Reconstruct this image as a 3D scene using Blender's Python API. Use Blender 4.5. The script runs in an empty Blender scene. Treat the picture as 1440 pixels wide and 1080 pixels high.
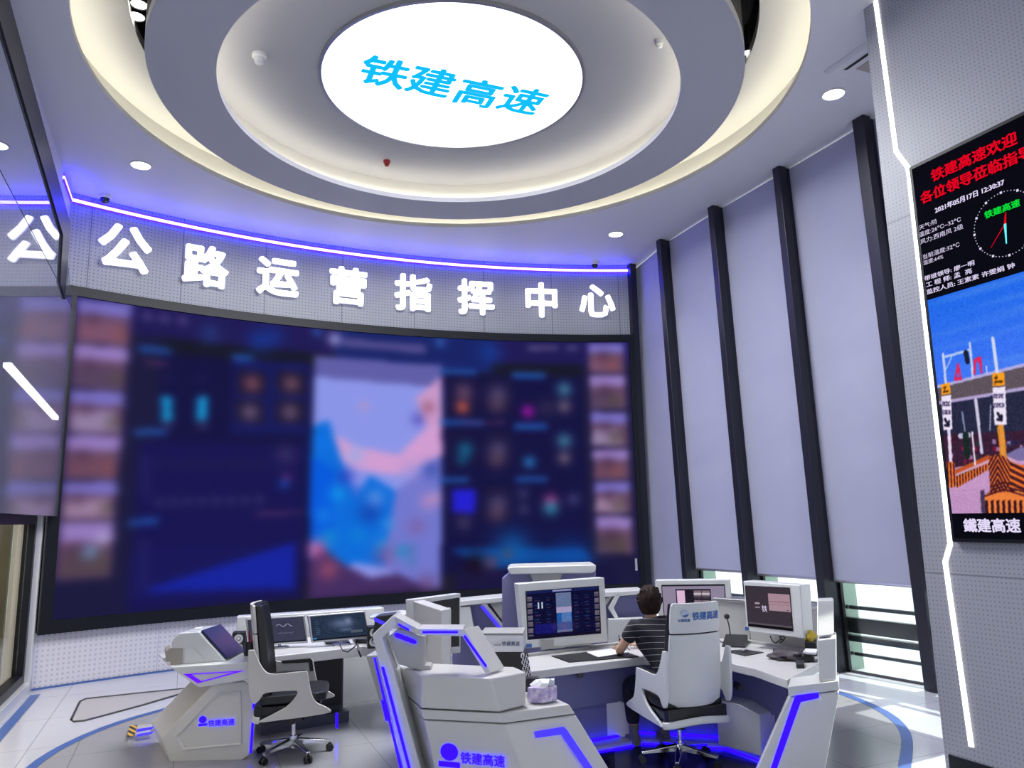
import bpy, bmesh, math, random
import numpy as np
from mathutils import Vector, Matrix
random.seed(4); rng = np.random.default_rng(4)
PI = math.pi
scn = bpy.context.scene
COL = scn.collection

# ---------------------------------------------------------------- camera
F = 1082.0; PITCH = math.radians(9.8); ROLL = math.radians(1.2); ZC = 1.95
fw = Vector((0, math.cos(PITCH), math.sin(PITCH))); rt0 = Vector((1, 0, 0)); up0 = rt0.cross(fw)
rt = math.cos(ROLL)*rt0 - math.sin(ROLL)*up0
up = math.cos(ROLL)*up0 + math.sin(ROLL)*rt0
EYE = Vector((0, 0, ZC))
cam = bpy.data.cameras.new('camera'); co = bpy.data.objects.new('camera', cam); COL.objects.link(co)
cam.sensor_width = 36; cam.lens = F/1440*36; cam.clip_end = 300; cam.clip_start = 0.05
co.matrix_world = Matrix(((rt.x, up.x, -fw.x, 0), (rt.y, up.y, -fw.y, 0), (rt.z, up.z, -fw.z, ZC), (0, 0, 0, 1)))
scn.camera = co
# ---------------------------------------------------------------- world, sun, exposure
scn.view_settings.view_transform = 'Standard'; scn.view_settings.look = 'None'
scn.view_settings.exposure = 0.0; scn.view_settings.gamma = 1.0; scn.view_settings.use_curve_mapping = False
wd = bpy.data.worlds.new('world'); scn.world = wd; wd.use_nodes = True
WORLD = 1.3
wd.node_tree.nodes['Background'].inputs[0].default_value = (0.86, 0.93, 1.0, 1)
wd.node_tree.nodes['Background'].inputs[1].default_value = WORLD
sl = bpy.data.lights.new('sun', 'SUN'); sl.energy = 9.0; sl.angle = 0.01; sl.color = (1, .97, .9)
so = bpy.data.objects.new('sun', sl); COL.objects.link(so)
so.rotation_euler = Vector((-.80, -.42, -.62)).to_track_quat('-Z', 'Y').to_euler()
def area(name, loc, dirv, size, power, color, sizey=None, shape=None, spread=None):
    l = bpy.data.lights.new(name, 'AREA'); l.energy = power; l.color = color; l.size = size
    if sizey: l.shape = 'RECTANGLE'; l.size_y = sizey
    if shape: l.shape = shape
    if spread: l.spread = spread
    o = bpy.data.objects.new(name, l); COL.objects.link(o); o.location = loc
    o.rotation_euler = Vector(dirv).to_track_quat('-Z', 'Y').to_euler(); return o

# ---------------------------------------------------------------- pixel <-> place helpers
def ray(x, y): return ((x-720)*rt + (540-y)*up + F*fw).normalized()
def atz(x, y, z):
    d = ray(x, y); return EYE + d*((z-ZC)/d.z)
def aty(x, y, Y):
    d = ray(x, y); return EYE + d*(Y/d.y)
def atp(x, y, p0, n):
    d = ray(x, y); return EYE + d*((Vector(p0)-EYE).dot(n)/d.dot(n))
A = Vector((.921, .389, 0)).normalized()      # across the room
FF = Vector((-.389, .921, 0)).normalized()    # along the room
WC = Vector((2.557, 1.582)); WR = 11.765       # curved wall centre and radius
ZCEIL = 6.39; ZSIGN = 5.08; ZSCR = .65
def cyl(ang, z, r=WR):
    a = math.radians(ang); return Vector((WC.x + r*math.sin(a), WC.y + r*math.cos(a), z))
def to_cyl(x, y, r=WR):
    d = ray(x, y); ox, oy = -WC.x, -WC.y
    a = d.x**2+d.y**2; b = 2*(ox*d.x+oy*d.y); c = ox*ox+oy*oy-r*r
    t = (-b+math.sqrt(b*b-4*a*c))/2/a; p = EYE+d*t
    return math.degrees(math.atan2(p.x-WC.x, p.y-WC.y)), p.z

# ---------------------------------------------------------------- materials
def s2l(c):
    c = c/255.0
    return c/12.92 if c <= .04045 else ((c+.055)/1.055)**2.4
def rgb(r, g, b): return (s2l(r), s2l(g), s2l(b), 1)
M = {}
def mat(name, col=(.8, .8, .8), rough=.5, metal=0, emit=None, es=1.0, spec=.5, trans=0, alpha=1, coat=0):
    m = bpy.data.materials.new(name); m.use_nodes = True
    b = m.node_tree.nodes['Principled BSDF']; c = tuple(col)[:3]+(1,)
    b.inputs['Base Color'].default_value = c; b.inputs['Roughness'].default_value = rough
    b.inputs['Metallic'].default_value = metal; b.inputs['Specular IOR Level'].default_value = spec
    if coat: b.inputs['Coat Weight'].default_value = coat; b.inputs['Coat Roughness'].default_value = .1
    if trans: b.inputs['Transmission Weight'].default_value = trans
    if emit: b.inputs['Emission Color'].default_value = tuple(emit)[:3]+(1,); b.inputs['Emission Strength'].default_value = es
    M[name] = m; return m
def nd(m, t, **k):
    n = m.node_tree.nodes.new(t)
    for a, v in k.items(): setattr(n, a, v)
    return n
def lk(m, a, b): m.node_tree.links.new(a, b)
def bs(m): return m.node_tree.nodes['Principled BSDF']
def noisy(m, c1, c2, scale, rough=None, bump=0, detail=4, coord='Object'):
    tc = nd(m, 'ShaderNodeTexCoord'); no = nd(m, 'ShaderNodeTexNoise'); no.inputs['Scale'].default_value = scale
    no.inputs['Detail'].default_value = detail; lk(m, tc.outputs[coord], no.inputs['Vector'])
    r = nd(m, 'ShaderNodeValToRGB'); r.color_ramp.elements[0].position = .35; r.color_ramp.elements[1].position = .65
    r.color_ramp.elements[0].color = tuple(c1)[:3]+(1,); r.color_ramp.elements[1].color = tuple(c2)[:3]+(1,)
    lk(m, no.outputs['Fac'], r.inputs['Fac']); lk(m, r.outputs['Color'], bs(m).inputs['Base Color'])
    if bump:
        b = nd(m, 'ShaderNodeBump'); b.inputs['Strength'].default_value = bump; b.inputs['Distance'].default_value = .01
        lk(m, no.outputs['Fac'], b.inputs['Height']); lk(m, b.outputs['Normal'], bs(m).inputs['Normal'])
def mth(m, op, a, b=None, c=None):
    n = nd(m, 'ShaderNodeMath', operation=op)
    for i, v in enumerate((a, b, c)):
        if v is None: continue
        if isinstance(v, (int, float)): n.inputs[i].default_value = v
        else: lk(m, v, n.inputs[i])
    return n.outputs[0]
def perforated(name, base, dot, pitch, rad, seam_u=None, seam_v=None, rough=.45):
    """painted sheet metal with punched holes; UV map is in metres"""
    m = mat(name, base, rough, metal=.0)
    uv = nd(m, 'ShaderNodeUVMap'); sp = nd(m, 'ShaderNodeSeparateXYZ'); lk(m, uv.outputs[0], sp.inputs[0])
    def cell(o, p): return mth(m, 'SUBTRACT', mth(m, 'FRACT', mth(m, 'DIVIDE', o, p)), .5)
    x = cell(sp.outputs[0], pitch); y = cell(sp.outputs[1], pitch)
    d = mth(m, 'SQRT', mth(m, 'ADD', mth(m, 'MULTIPLY', x, x), mth(m, 'MULTIPLY', y, y)))
    hole = mth(m, 'LESS_THAN', d, rad)
    if seam_u:
        s = mth(m, 'LESS_THAN', mth(m, 'ABSOLUTE', cell(sp.outputs[0], seam_u)), .006/seam_u); hole = mth(m, 'MAXIMUM', hole, s)
    if seam_v:
        s = mth(m, 'LESS_THAN', mth(m, 'ABSOLUTE', cell(sp.outputs[1], seam_v)), .006/seam_v); hole = mth(m, 'MAXIMUM', hole, s)
    mx = nd(m, 'ShaderNodeMix', data_type='RGBA'); lk(m, hole, mx.inputs[0])
    mx.inputs[6].default_value = tuple(base)[:3]+(1,); mx.inputs[7].default_value = tuple(dot)[:3]+(1,)
    lk(m, mx.outputs[2], bs(m).inputs['Base Color']); return m
mat('white_paint', (.62, .62, .68), .6)
mat('plate_paint', (.40, .40, .45), .55)
mat('ceiling_grey', (.40, .40, .42), .6)
mat('cove_white', (.70, .69, .64), .6)
mat('void_black', (.006, .006, .008), .7)
perforated('panel_upper', (.36, .37, .40), (.14, .14, .17), .05, .17, seam_u=1.22)
perforated('panel_lower', (.62, .61, .70), (.46, .46, .56), .06, .24, seam_u=1.45)
perforated('panel_right', (.31, .315, .36), (.17, .17, .21), .034, .17, seam_v=2.9)
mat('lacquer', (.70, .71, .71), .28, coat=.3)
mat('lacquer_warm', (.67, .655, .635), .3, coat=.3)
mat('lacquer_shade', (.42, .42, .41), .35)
mat('desk_top', (.62, .61, .62), .3, coat=.2)
mat('blue_lit_panel', (.19, .19, .38), .35)  # base colour made bluer to carry the light of the LED lines
mat('desk_dark_panel', (.07, .075, .10), .4)
mat('smoked_blue', (.012, .02, .08), .12, spec=.6)
mat('seam', (.05, .05, .06), .6)
mat('black_plastic', (.012, .012, .014), .4)
mat('black_leather', (.008, .008, .010), .38); bs(M['black_leather'])
mat('dark_metal', (.035, .036, .042), .32, metal=.7)
mat('mullion', (.022, .022, .034), .35, metal=.3)
mat('frame_black', (.006, .007, .013), .4, spec=.25)
mat('chrome', (.75, .76, .78), .14, metal=1)
mat('alu', (.45, .45, .47), .35, metal=.9)
mat('chair_white', (.66, .68, .69), .35)
mat('chair_warm', (.62, .60, .56), .38)
mat('led_blue', (.005, .002, .1), .5, emit=(.0085, .0006, 1.0), es=5, spec=.1)
mat('led_blue_soft', (.01, .01, .2), .5, emit=(.055, .035, 1.0), es=1.3, spec=.1)
mat('led_violet', (.03, .002, .1), .5, emit=(.13, .006, .95), es=1.1, spec=.1)
mat('led_blue_strip', (.4, .4, .9), .5, emit=(.62, .58, 1.0), es=2.2)
mat('led_blue_glow', (.1, .02, .6), .5, emit=(.0042, .0005, 1.0), es=34)
mat('led_white', (.9, .9, .85), .5, emit=(1, .98, .90), es=2.4)
mat('led_cove', (.9, .85, .7), .5, emit=(1, .95, .82), es=10.5)
mat('sign_white', (.9, .9, .9), .5, emit=(.97, .96, 1.0), es=2.2)
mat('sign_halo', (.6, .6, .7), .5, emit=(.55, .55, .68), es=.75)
mat('disc_white', (.9, .9, .9), .5, emit=(.98, 1.0, 1.0), es=2.1)
mat('disc_blue', (.0, .3, .7), .5, emit=rgb(18, 160, 225), es=1.0)
mat('lamp', (1, 1, 1), .5, emit=(1, .98, .93), es=9)
mat('text_red', (.01, 0, 0), .5, emit=rgb(225, 5, 35), es=1.0, spec=0)
mat('text_white', (.01, .01, .01), .5, spec=0, emit=rgb(225, 215, 245), es=1.0)
mat('text_green', (0, .01, 0), .5, spec=0, emit=rgb(10, 225, 60), es=1.0)
mat('text_cyan', (0, .5, .5), .5, emit=rgb(60, 200, 210), es=1.0)
mat('text_blue_print', rgb(60, 110, 180), .5)
mat('text_dark_print', rgb(60, 70, 110), .5)
mat('led_black', (.004, .004, .008), .6, spec=0)
mat('blind', (.37, .38, .51), .8); noisy(M['blind'], (.36, .37, .50), (.38, .39, .52), 1.5)
mat('glass_dark', (.10, .11, .13), .03, metal=.0, spec=1.0)
mat('skin', (.50, .30, .21), .5)
mat('hair', (.020, .010, .009), .7, spec=.2)
mat('lips', (.35, .14, .12), .5)
mat('trousers', (.012, .012, .02), .8)
mat('shoe', (.16, .15, .15), .7)
mat('paper', (.72, .72, .76), .7)
mat('yellow', (.75, .55, .06), .5)
mat('vent', (.36, .33, .30), .5)
mat('red_plastic', (.35, .02, .02), .4)
mat('smoked', (.02, .02, .03), .1)
mat('brown_bag', (.03, .02, .03), .6)
mat('speaker_white', (.7, .7, .7), .4)
mat('blue_trim', rgb(70, 100, 165), .4)
mat('terrace', (.85, .87, .85), .8)
mat('green_lit_reveal', (.42, .55, .47), .4)  # green cast of the light on the reveals is put into the colour
mat('corridor', (.16, .145, .105), .5); noisy(M['corridor'], (.13, .12, .09), (.20, .18, .13), .8)
# tissue: lilac flower print
mat('tissue_print', (.6, .5, .75), .6); noisy(M['tissue_print'], (.42, .30, .62), (.78, .74, .86), 26, detail=2)
# shirt: black with thin white rings
m = mat('shirt', (.02, .02, .03), .85)
tc = nd(m, 'ShaderNodeTexCoord'); sp = nd(m, 'ShaderNodeSeparateXYZ'); lk(m, tc.outputs['Object'], sp.inputs[0])
zz = mth(m, 'ADD', sp.outputs[2], mth(m, 'MULTIPLY', sp.outputs[1], .22))
st = mth(m, 'LESS_THAN', mth(m, 'FRACT', mth(m, 'DIVIDE', zz, .050)), .09)
mx = nd(m, 'ShaderNodeMix', data_type='RGBA'); lk(m, st, mx.inputs[0])
mx.inputs[6].default_value = (.014, .014, .022, 1); mx.inputs[7].default_value = (.36, .35, .36, 1); lk(m, mx.outputs[2], bs(m).inputs['Base Color'])
# floor: glossy large pale tiles with thin joints, aligned with the room
def floor_mat(name, c1, c2, joint, size, rough):
    m = mat(name, c1, rough, spec=.6)
    g = nd(m, 'ShaderNodeNewGeometry'); mp = nd(m, 'ShaderNodeVectorRotate', rotation_type='Z_AXIS')
    mp.inputs['Angle'].default_value = -math.atan2(A.y, A.x); lk(m, g.outputs['Position'], mp.inputs['Vector'])
    sp = nd(m, 'ShaderNodeSeparateXYZ'); lk(m, mp.outputs[0], sp.inputs[0])
    def e(o): return mth(m, 'LESS_THAN', mth(m, 'FRACT', mth(m, 'DIVIDE', o, size)), .006/size)
    j = mth(m, 'MAXIMUM', e(sp.outputs[0]), e(sp.outputs[1]))
    no = nd(m, 'ShaderNodeTexNoise'); no.inputs['Scale'].default_value = 1.2; no.inputs['Detail'].default_value = 5
    lk(m, mp.outputs[0], no.inputs['Vector'])
    a = nd(m, 'ShaderNodeMix', data_type='RGBA'); lk(m, no.outputs['Fac'], a.inputs[0])
    a.inputs[6].default_value = tuple(c1)+(1,); a.inputs[7].default_value = tuple(c2)+(1,)
    b = nd(m, 'ShaderNodeMix', data_type='RGBA'); lk(m, j, b.inputs[0]); lk(m, a.outputs[2], b.inputs[6]); b.inputs[7].default_value = tuple(joint)+(1,)
    lk(m, b.outputs[2], bs(m).inputs['Base Color'])
floor_mat('floor_outer', (.52, .53, .60), (.60, .61, .68), (.25, .25, .3), 1.2, .16)
floor_mat('floor_inner', (.29, .29, .32), (.37, .37, .39), (.16, .16, .18), .8, .2)
mat('inlay', (.45, .43, .44), .18, spec=.6)
# colour-attribute picture shown by a screen
def screen_mat(name, es=1.0, rough=.3):
    m = mat(name, (.002, .002, .003), rough, spec=.0)
    a = nd(m, 'ShaderNodeAttribute'); a.attribute_name = 'picture'
    lk(m, a.outputs['Color'], bs(m).inputs['Emission Color']); bs(m).inputs['Emission Strength'].default_value = es
screen_mat('screen_wall', .95); screen_mat('screen_led', 1.0); screen_mat('screen_monitor', .85)
# see-through pane that does not swallow light
def pane_mat(name, tint, refl):
    m = bpy.data.materials.new(name); m.use_nodes = True; nt = m.node_tree; nt.nodes.clear()
    o = nt.nodes.new('ShaderNodeOutputMaterial'); t = nt.nodes.new('ShaderNodeBsdfTransparent'); t.inputs[0].default_value = tuple(tint)+(1,)
    g = nt.nodes.new('ShaderNodeBsdfGlossy'); g.inputs['Roughness'].default_value = .02; g.inputs['Color'].default_value = (.9, .9, .9, 1)
    mx = nt.nodes.new('ShaderNodeMixShader'); mx.inputs[0].default_value = refl
    nt.links.new(t.outputs[0], mx.inputs[1]); nt.links.new(g.outputs[0], mx.inputs[2]); nt.links.new(mx.outputs[0], o.inputs[0]); M[name] = m
pane_mat('pane', (.93, .98, .95), .06)
pane_mat('pane_left', (.8, .8, .74), .16)
def mirror_mat(name, base, refl, rough):
    m = bpy.data.materials.new(name); m.use_nodes = True; nt = m.node_tree; nt.nodes.clear()
    o = nt.nodes.new('ShaderNodeOutputMaterial'); t = nt.nodes.new('ShaderNodeBsdfDiffuse'); t.inputs[0].default_value = tuple(base)+(1,)
    g = nt.nodes.new('ShaderNodeBsdfGlossy'); g.inputs['Roughness'].default_value = rough; g.inputs['Color'].default_value = (.92, .94, 1, 1)
    mx = nt.nodes.new('ShaderNodeMixShader'); mx.inputs[0].default_value = refl
    nt.links.new(t.outputs[0], mx.inputs[1]); nt.links.new(g.outputs[0], mx.inputs[2]); nt.links.new(mx.outputs[0], o.inputs[0]); M[name] = m
mirror_mat('glass_tinted', (.07, .08, .11), .62, .012)
mirror_mat('glass_frosty', (.16, .16, .22), .55, .03)

# ---------------------------------------------------------------- object helpers
ORG = {}
def tag(o, label=None, cat=None, group=None, kind=None):
    if label: o['label'] = label
    if cat: o['category'] = cat
    if group: o['group'] = group
    if kind: o['kind'] = kind
    return o
def thing(name, label, cat, loc=(0, 0, 0), group=None, rz=0):
    o = bpy.data.objects.new(name, None); COL.objects.link(o); o.empty_display_size = .1
    o.location = loc; o.rotation_euler = (0, 0, rz); ORG[o.name] = Vector(loc)
    return tag(o, label, cat, group)
def setting(name, loc=(0, 0, 0)):
    o = bpy.data.objects.new(name, None); COL.objects.link(o); o.location = loc; ORG[o.name] = Vector(loc); o['kind'] = 'structure'; return o
class MB:
    def __init__(s): s.bm = bmesh.new(); s.uvl = None
    def face(s, pts, uvs=None):
        vs = [s.bm.verts.new(p) for p in pts]; f = s.bm.faces.new(vs)
        if uvs:
            if s.uvl is None: s.uvl = s.bm.loops.layers.uv.new('UVMap')
            for l, u in zip(f.loops, uvs): l[s.uvl].uv = u
        return s
    def prism(s, pts, off):
        """closed solid from a planar polygon pushed along off"""
        off = Vector(off); a = [s.bm.verts.new(Vector(p)) for p in pts]; b = [s.bm.verts.new(Vector(p)+off) for p in pts]
        n = len(a); s.bm.faces.new(a); s.bm.faces.new(b[::-1])
        for i in range(n): s.bm.faces.new((a[i], b[i], b[(i+1) % n], a[(i+1) % n]))
        return s
    def loft(s, A_, B_):
        a = [s.bm.verts.new(Vector(p)) for p in A_]; b = [s.bm.verts.new(Vector(p)) for p in B_]; n = len(a)
        s.bm.faces.new(a); s.bm.faces.new(b[::-1])
        for i in range(n): s.bm.faces.new((a[i], b[i], b[(i+1) % n], a[(i+1) % n]))
        return s
    def box(s, c, size, rz=0, M4=None):
        hx, hy, hz = size[0]/2, size[1]/2, size[2]/2; c = Vector(c)
        R = Matrix.Rotation(rz, 3, 'Z')
        P = [c + R @ Vector((x*hx, y*hy, z*hz)) for z in (-1, 1) for x, y in ((-1, -1), (1, -1), (1, 1), (-1, 1))]
        return s.loft(P[:4], P[4:])
    def tube(s, path, r, seg=10, closed=False, flat=None):
        path = [Vector(p) for p in path]; n = len(path); rings = []
        rr = r if isinstance(r, (list, tuple)) else [r]*n
        prev = None
        for i, p in enumerate(path):
            if closed: t = path[(i+1) % n]-path[i-1]
            else: t = path[min(i+1, n-1)]-path[max(i-1, 0)]
            t.normalize()
            if prev is None:
                u = t.cross(Vector((0, 0, 1)));
                if u.length < .1: u = t.cross(Vector((1, 0, 0)))
            else: u = prev-t*prev.dot(t)
            u.normalize(); prev = u; v = t.cross(u)
            k = flat or 1
            rings.append([s.bm.verts.new(p+(u*math.cos(2*PI*j/seg)+v*math.sin(2*PI*j/seg)*k)*rr[i]) for j in range(seg)])
        m = n if closed else n-1
        for i in range(m):
            a, b = rings[i], rings[(i+1) % n]
            for j in range(seg): s.bm.faces.new((a[j], a[(j+1) % seg], b[(j+1) % seg], b[j]))
        if not closed: s.bm.faces.new(rings[0][::-1]); s.bm.faces.new(rings[-1])
        return s
    def lathe(s, prof, c, seg=32, axis=None, closed=False, a0=0, a1=2*PI):
        c = Vector(c); Rm = Matrix.Identity(3)
        if axis is not None: Rm = Vector((0, 0, 1)).rotation_difference(Vector(axis)).to_matrix()
        rings = []
        for r, z in prof:
            if r < 1e-6: rings.append([s.bm.verts.new(c+Rm @ Vector((0, 0, z)))])
            else: rings.append([s.bm.verts.new(c+Rm @ Vector((r*math.cos(2*PI*j/seg), r*math.sin(2*PI*j/seg), z))) for j in range(seg)])
        L = len(rings); m = L if closed else L-1
        for i in range(m):
            a, b = rings[i], rings[(i+1) % L]
            for j in range(seg):
                k = (j+1) % seg
                if len(a) == 1 and len(b) == 1: continue
                if len(a) == 1: s.bm.faces.new((a[0], b[j], b[k]))
                elif len(b) == 1: s.bm.faces.new((a[j], a[k], b[0]))
                else: s.bm.faces.new((a[j], a[k], b[k], b[j]))
        return s
    def ball(s, c, r, seg=16, sc=(1, 1, 1), R=None):
        res = bmesh.ops.create_uvsphere(s.bm, u_segments=seg, v_segments=max(6, seg//2), radius=r)
        for v in res['verts']:
            p = Vector((v.co.x*sc[0], v.co.y*sc[1], v.co.z*sc[2]))
            if R: p = R @ p
            v.co = p+Vector(c)
        return s
    def build(s, name, material, parent=None, bevel=0, smooth=True, local=False, seg=2, fixn=True):
        ang = 32 if (local or not bevel) else 9
        if fixn: bmesh.ops.recalc_face_normals(s.bm, faces=s.bm.faces[:])
        me = bpy.data.meshes.new(name)
        org = Vector((0, 0, 0))
        if parent is not None and not local: org = ORG.get(parent.name, Vector((0, 0, 0)))
        elif parent is None and not local and len(s.bm.verts):
            zs = [v.co for v in s.bm.verts]; org = Vector((sum(v.x for v in zs)/len(zs), sum(v.y for v in zs)/len(zs), min(v.z for v in zs)))
        if org.length: bmesh.ops.translate(s.bm, verts=s.bm.verts[:], vec=-org)
        s.bm.to_mesh(me); s.bm.free()
        for mm in (material if isinstance(material, (list, tuple)) else [material]): me.materials.append(M[mm] if isinstance(mm, str) else mm)
        if smooth:
            me.shade_smooth(); me.set_sharp_from_angle(angle=math.radians(ang))
        o = bpy.data.objects.new(name, me); COL.objects.link(o)
        if parent is not None: o.parent = parent; ORG[o.name] = org
        else: o.location = org; ORG[o.name] = org
        if bevel:
            b = o.modifiers.new('bevel', 'BEVEL'); b.width = bevel; b.segments = seg; b.limit_method = 'ANGLE'; b.angle_limit = math.radians(35 if local else 14); b.harden_normals = True
        return o
def copy_tree(o, parent=None):
    c = o.copy(); COL.objects.link(c)
    if parent is not None: c.parent = parent
    for ch in list(o.children): copy_tree(ch, c)
    return c
def text_bm(body, size, bold=0.0, extrude=0.0, align='LEFT', sx=1.0, spacing=1.0):
    """outline of writing as a bmesh in its own x/y plane; bold thickens the strokes by bold metres all round"""
    c = bpy.data.curves.new('t', 'FONT'); c.body = body; c.size = size; c.extrude = extrude
    c.align_x = align; c.resolution_u = 2; c.space_character = spacing
    o = bpy.data.objects.new('t', c); COL.objects.link(o)
    dg = bpy.context.evaluated_depsgraph_get(); me = o.evaluated_get(dg).to_mesh()
    bm = bmesh.new()
    offs = [(0, 0, 0)] if not bold else [(bold*math.cos(k*PI/4), bold*math.sin(k*PI/4), .0004*k) for k in range(8)]
    for dx, dy, dz in offs:
        n0 = len(bm.verts); bm.from_mesh(me); bm.verts.ensure_lookup_table()
        for v in bm.verts[n0:]: v.co += Vector((dx, dy, dz))
    o.evaluated_get(dg).to_mesh_clear()
    bpy.data.objects.remove(o); bpy.data.curves.remove(c)
    for v in bm.verts: v.co.x *= sx
    return bm
def text_on(name, body, mat_, parent, o0, xd, yd, size, bold=0.0, extrude=0.0, align='LEFT', sx=1.0, lift=0.004, spacing=1.0, fn=None):
    bm = text_bm(body, size, bold, extrude, align, sx, spacing); xd = Vector(xd).normalized(); yd = Vector(yd).normalized(); nn = xd.cross(yd)
    for v in bm.verts: v.co = Vector(o0)+xd*v.co.x+yd*v.co.y+nn*(v.co.z+lift)
    b = MB(); b.bm.free(); b.bm = bm
    return b.build(name, mat_, parent, smooth=False, fixn=False)

# ---------------------------------------------------------------- picture raster for screens
class Ras:
    def __init__(s, w, h, bg):
        s.w, s.h = w, h; s.a = np.zeros((h, w, 3)); s.a[:] = bg
        s.X, s.Y = np.meshgrid((np.arange(w)+.5)/w, (np.arange(h)+.5)/h)   # u right, v up
    def mask(s, poly):
        x, y = s.X, s.Y; inside = np.zeros(x.shape, bool); n = len(poly)
        for i in range(n):
            x1, y1 = poly[i]; x2, y2 = poly[(i+1) % n]
            if y1 == y2: continue
            c = ((y1 > y) != (y2 > y)) & (x < (x2-x1)*(y-y1)/(y2-y1)+x1); inside ^= c
        return inside
    def poly(s, p, col, al=1.0):
        m = s.mask(p); s.a[m] = s.a[m]*(1-al)+np.array(col)*al; return s
    def line(s, p, q, wd_, col, al=1.0):
        px, py = q[0]-p[0], q[1]-p[1]; L = px*px+py*py+1e-12
        t = np.clip(((s.X-p[0])*px+(s.Y-p[1])*py)/L, 0, 1); asp = s.h/s.w
        d = np.hypot(s.X-p[0]-t*px, (s.Y-p[1]-t*py)*asp)
        m = d < wd_/2; s.a[m] = s.a[m]*(1-al)+np.array(col)*al; return s
    def blob(s, c, r, col, al=1.0):
        rx, ry = r if isinstance(r, tuple) else (r, r)
        g = np.exp(-(((s.X-c[0])/rx)**2+((s.Y-c[1])/ry)**2))*al
        s.a = s.a*(1-g[..., None])+np.array(col)*g[..., None]; return s
    def blur(s, sx, sy=None, y0=0, y1=1):
        def g1(a, sg, ax):
            if sg <= 0: return a
            r = int(sg*3)+1; k = np.exp(-.5*(np.arange(-r, r+1)/sg)**2); k /= k.sum()
            pad = [(0, 0)]*3; pad[ax] = (r, r); b = np.pad(a, pad, 'edge'); out = np.zeros_like(a)
            for i, kk in enumerate(k): out += kk*(b[i:i+a.shape[0]] if ax == 0 else b[:, i:i+a.shape[1]])
            return out
        s.a = g1(g1(s.a, sx, 1), sy if sy is not None else sx, 0); return s
    def noise(s, amp, cell, box=(0, 0, 1, 1)):
        n = rng.normal(0, 1, (s.h//cell+2, s.w//cell+2)); n = np.kron(n, np.ones((cell, cell)))[:s.h, :s.w]
        m = (s.X >= box[0]) & (s.X <= box[2]) & (s.Y >= box[1]) & (s.Y <= box[3])
        s.a[m] += (n*amp)[m][:, None]*np.array((1, 1, 1.05)); return s
    def build(s, name, material, parent, fn):
        h, w = s.h, s.w; org = ORG.get(parent.name, Vector((0, 0, 0)))
        us = (np.arange(w))/(w-1); vs = (np.arange(h))/(h-1)
        co_ = [tuple(fn(u, v)-org) for v in vs for u in us]
        idx = np.arange(h*w).reshape(h, w)
        fa = np.stack([idx[:-1, :-1], idx[:-1, 1:], idx[1:, 1:], idx[1:, :-1]], -1).reshape(-1, 4)
        me = bpy.data.meshes.new(name); me.from_pydata(co_, [], fa.tolist())
        c = np.clip(s.a.reshape(-1, 3), 0, 255)/255.; lin = np.where(c <= .04045, c/12.92, ((c+.055)/1.055)**2.4)
        at = me.color_attributes.new('picture', 'FLOAT_COLOR', 'POINT')
        at.data.foreach_set('color', np.c_[lin, np.ones(len(lin))].astype(np.float32).ravel())
        me.materials.append(M[material]); o = bpy.data.objects.new(name, me); COL.objects.link(o); o.parent = parent; ORG[o.name] = org
        return o
m = mat('hazard', (.6, .4, .05), .5); tc = nd(m, 'ShaderNodeTexCoord'); sp = nd(m, 'ShaderNodeSeparateXYZ'); lk(m, tc.outputs['Object'], sp.inputs[0])
st = mth(m, 'LESS_THAN', mth(m, 'FRACT', mth(m, 'DIVIDE', mth(m, 'ADD', sp.outputs[0], sp.outputs[1]), .09)), .5)
mx = nd(m, 'ShaderNodeMix', data_type='RGBA'); lk(m, st, mx.inputs[0]); mx.inputs[6].default_value = (.6, .36, .05, 1); mx.inputs[7].default_value = (.03, .03, .03, 1); lk(m, mx.outputs[2], bs(m).inputs['Base Color'])
m = mat('emblem_ring', (.2, .35, .6), .5); tc = nd(m, 'ShaderNodeTexCoord'); sp = nd(m, 'ShaderNodeSeparateXYZ'); lk(m, tc.outputs['Object'], sp.inputs[0])
band = mth(m, 'LESS_THAN', mth(m, 'ABSOLUTE', mth(m, 'SUBTRACT', mth(m, 'SUBTRACT', sp.outputs[2], 1.143), mth(m, 'MULTIPLY', sp.outputs[0], .15))), .008)
mx = nd(m, 'ShaderNodeMix', data_type='RGBA'); lk(m, band, mx.inputs[0]); mx.inputs[6].default_value = (.45, .55, .68, 1); mx.inputs[7].default_value = (.05, .12, .35, 1); lk(m, mx.outputs[2], bs(m).inputs['Base Color'])
mat('floor_dark_reflection', (.012, .012, .05), .22, spec=.6)
#@@STRUCTURE
# ================================================================ THE SETTING
E_ = -FF                                                   # towards the camera along the room
# floor
b = MB(); b.face([Vector((-14, -5, 0)), Vector((14, -5, 0)), Vector((14, 20, 0)), Vector((-14, 20, 0))])
tag(b.build('floor', 'floor_outer', smooth=False), kind='structure')
RC = Vector((-.3, 7.7, 0))
meas = [(43, 1080), (60, 1065), (100, 1045), (150, 1022), (200, 1005), (245, 997), (1175, 972), (1220, 990), (1260, 1010), (1275, 1045), (1262, 1080)]
pol = sorted([(math.atan2((p-RC).y, (p-RC).x) % (2*PI), (p-RC).length) for p in (atz(x, y, 0) for x, y in meas)] + [(a, 3.75) for a in (1.0, 1.5, 2.1, 4.3, 4.8, 5.2)])
pa = [q[0] for q in pol]; pr_ = [q[1] for q in pol]
NR = 96; angs = [2*PI*i/NR for i in range(NR)]
rad = np.interp(angs, [pa[-1]-2*PI]+pa+[pa[0]+2*PI], [pr_[-1]]+pr_+[pr_[0]])
for _ in range(4): rad = (np.roll(rad, 1)+rad*2+np.roll(rad, -1))/4
ringp = [RC+Vector((math.cos(a)*r, math.sin(a)*r, 0)) for a, r in zip(angs, rad)]
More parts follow.
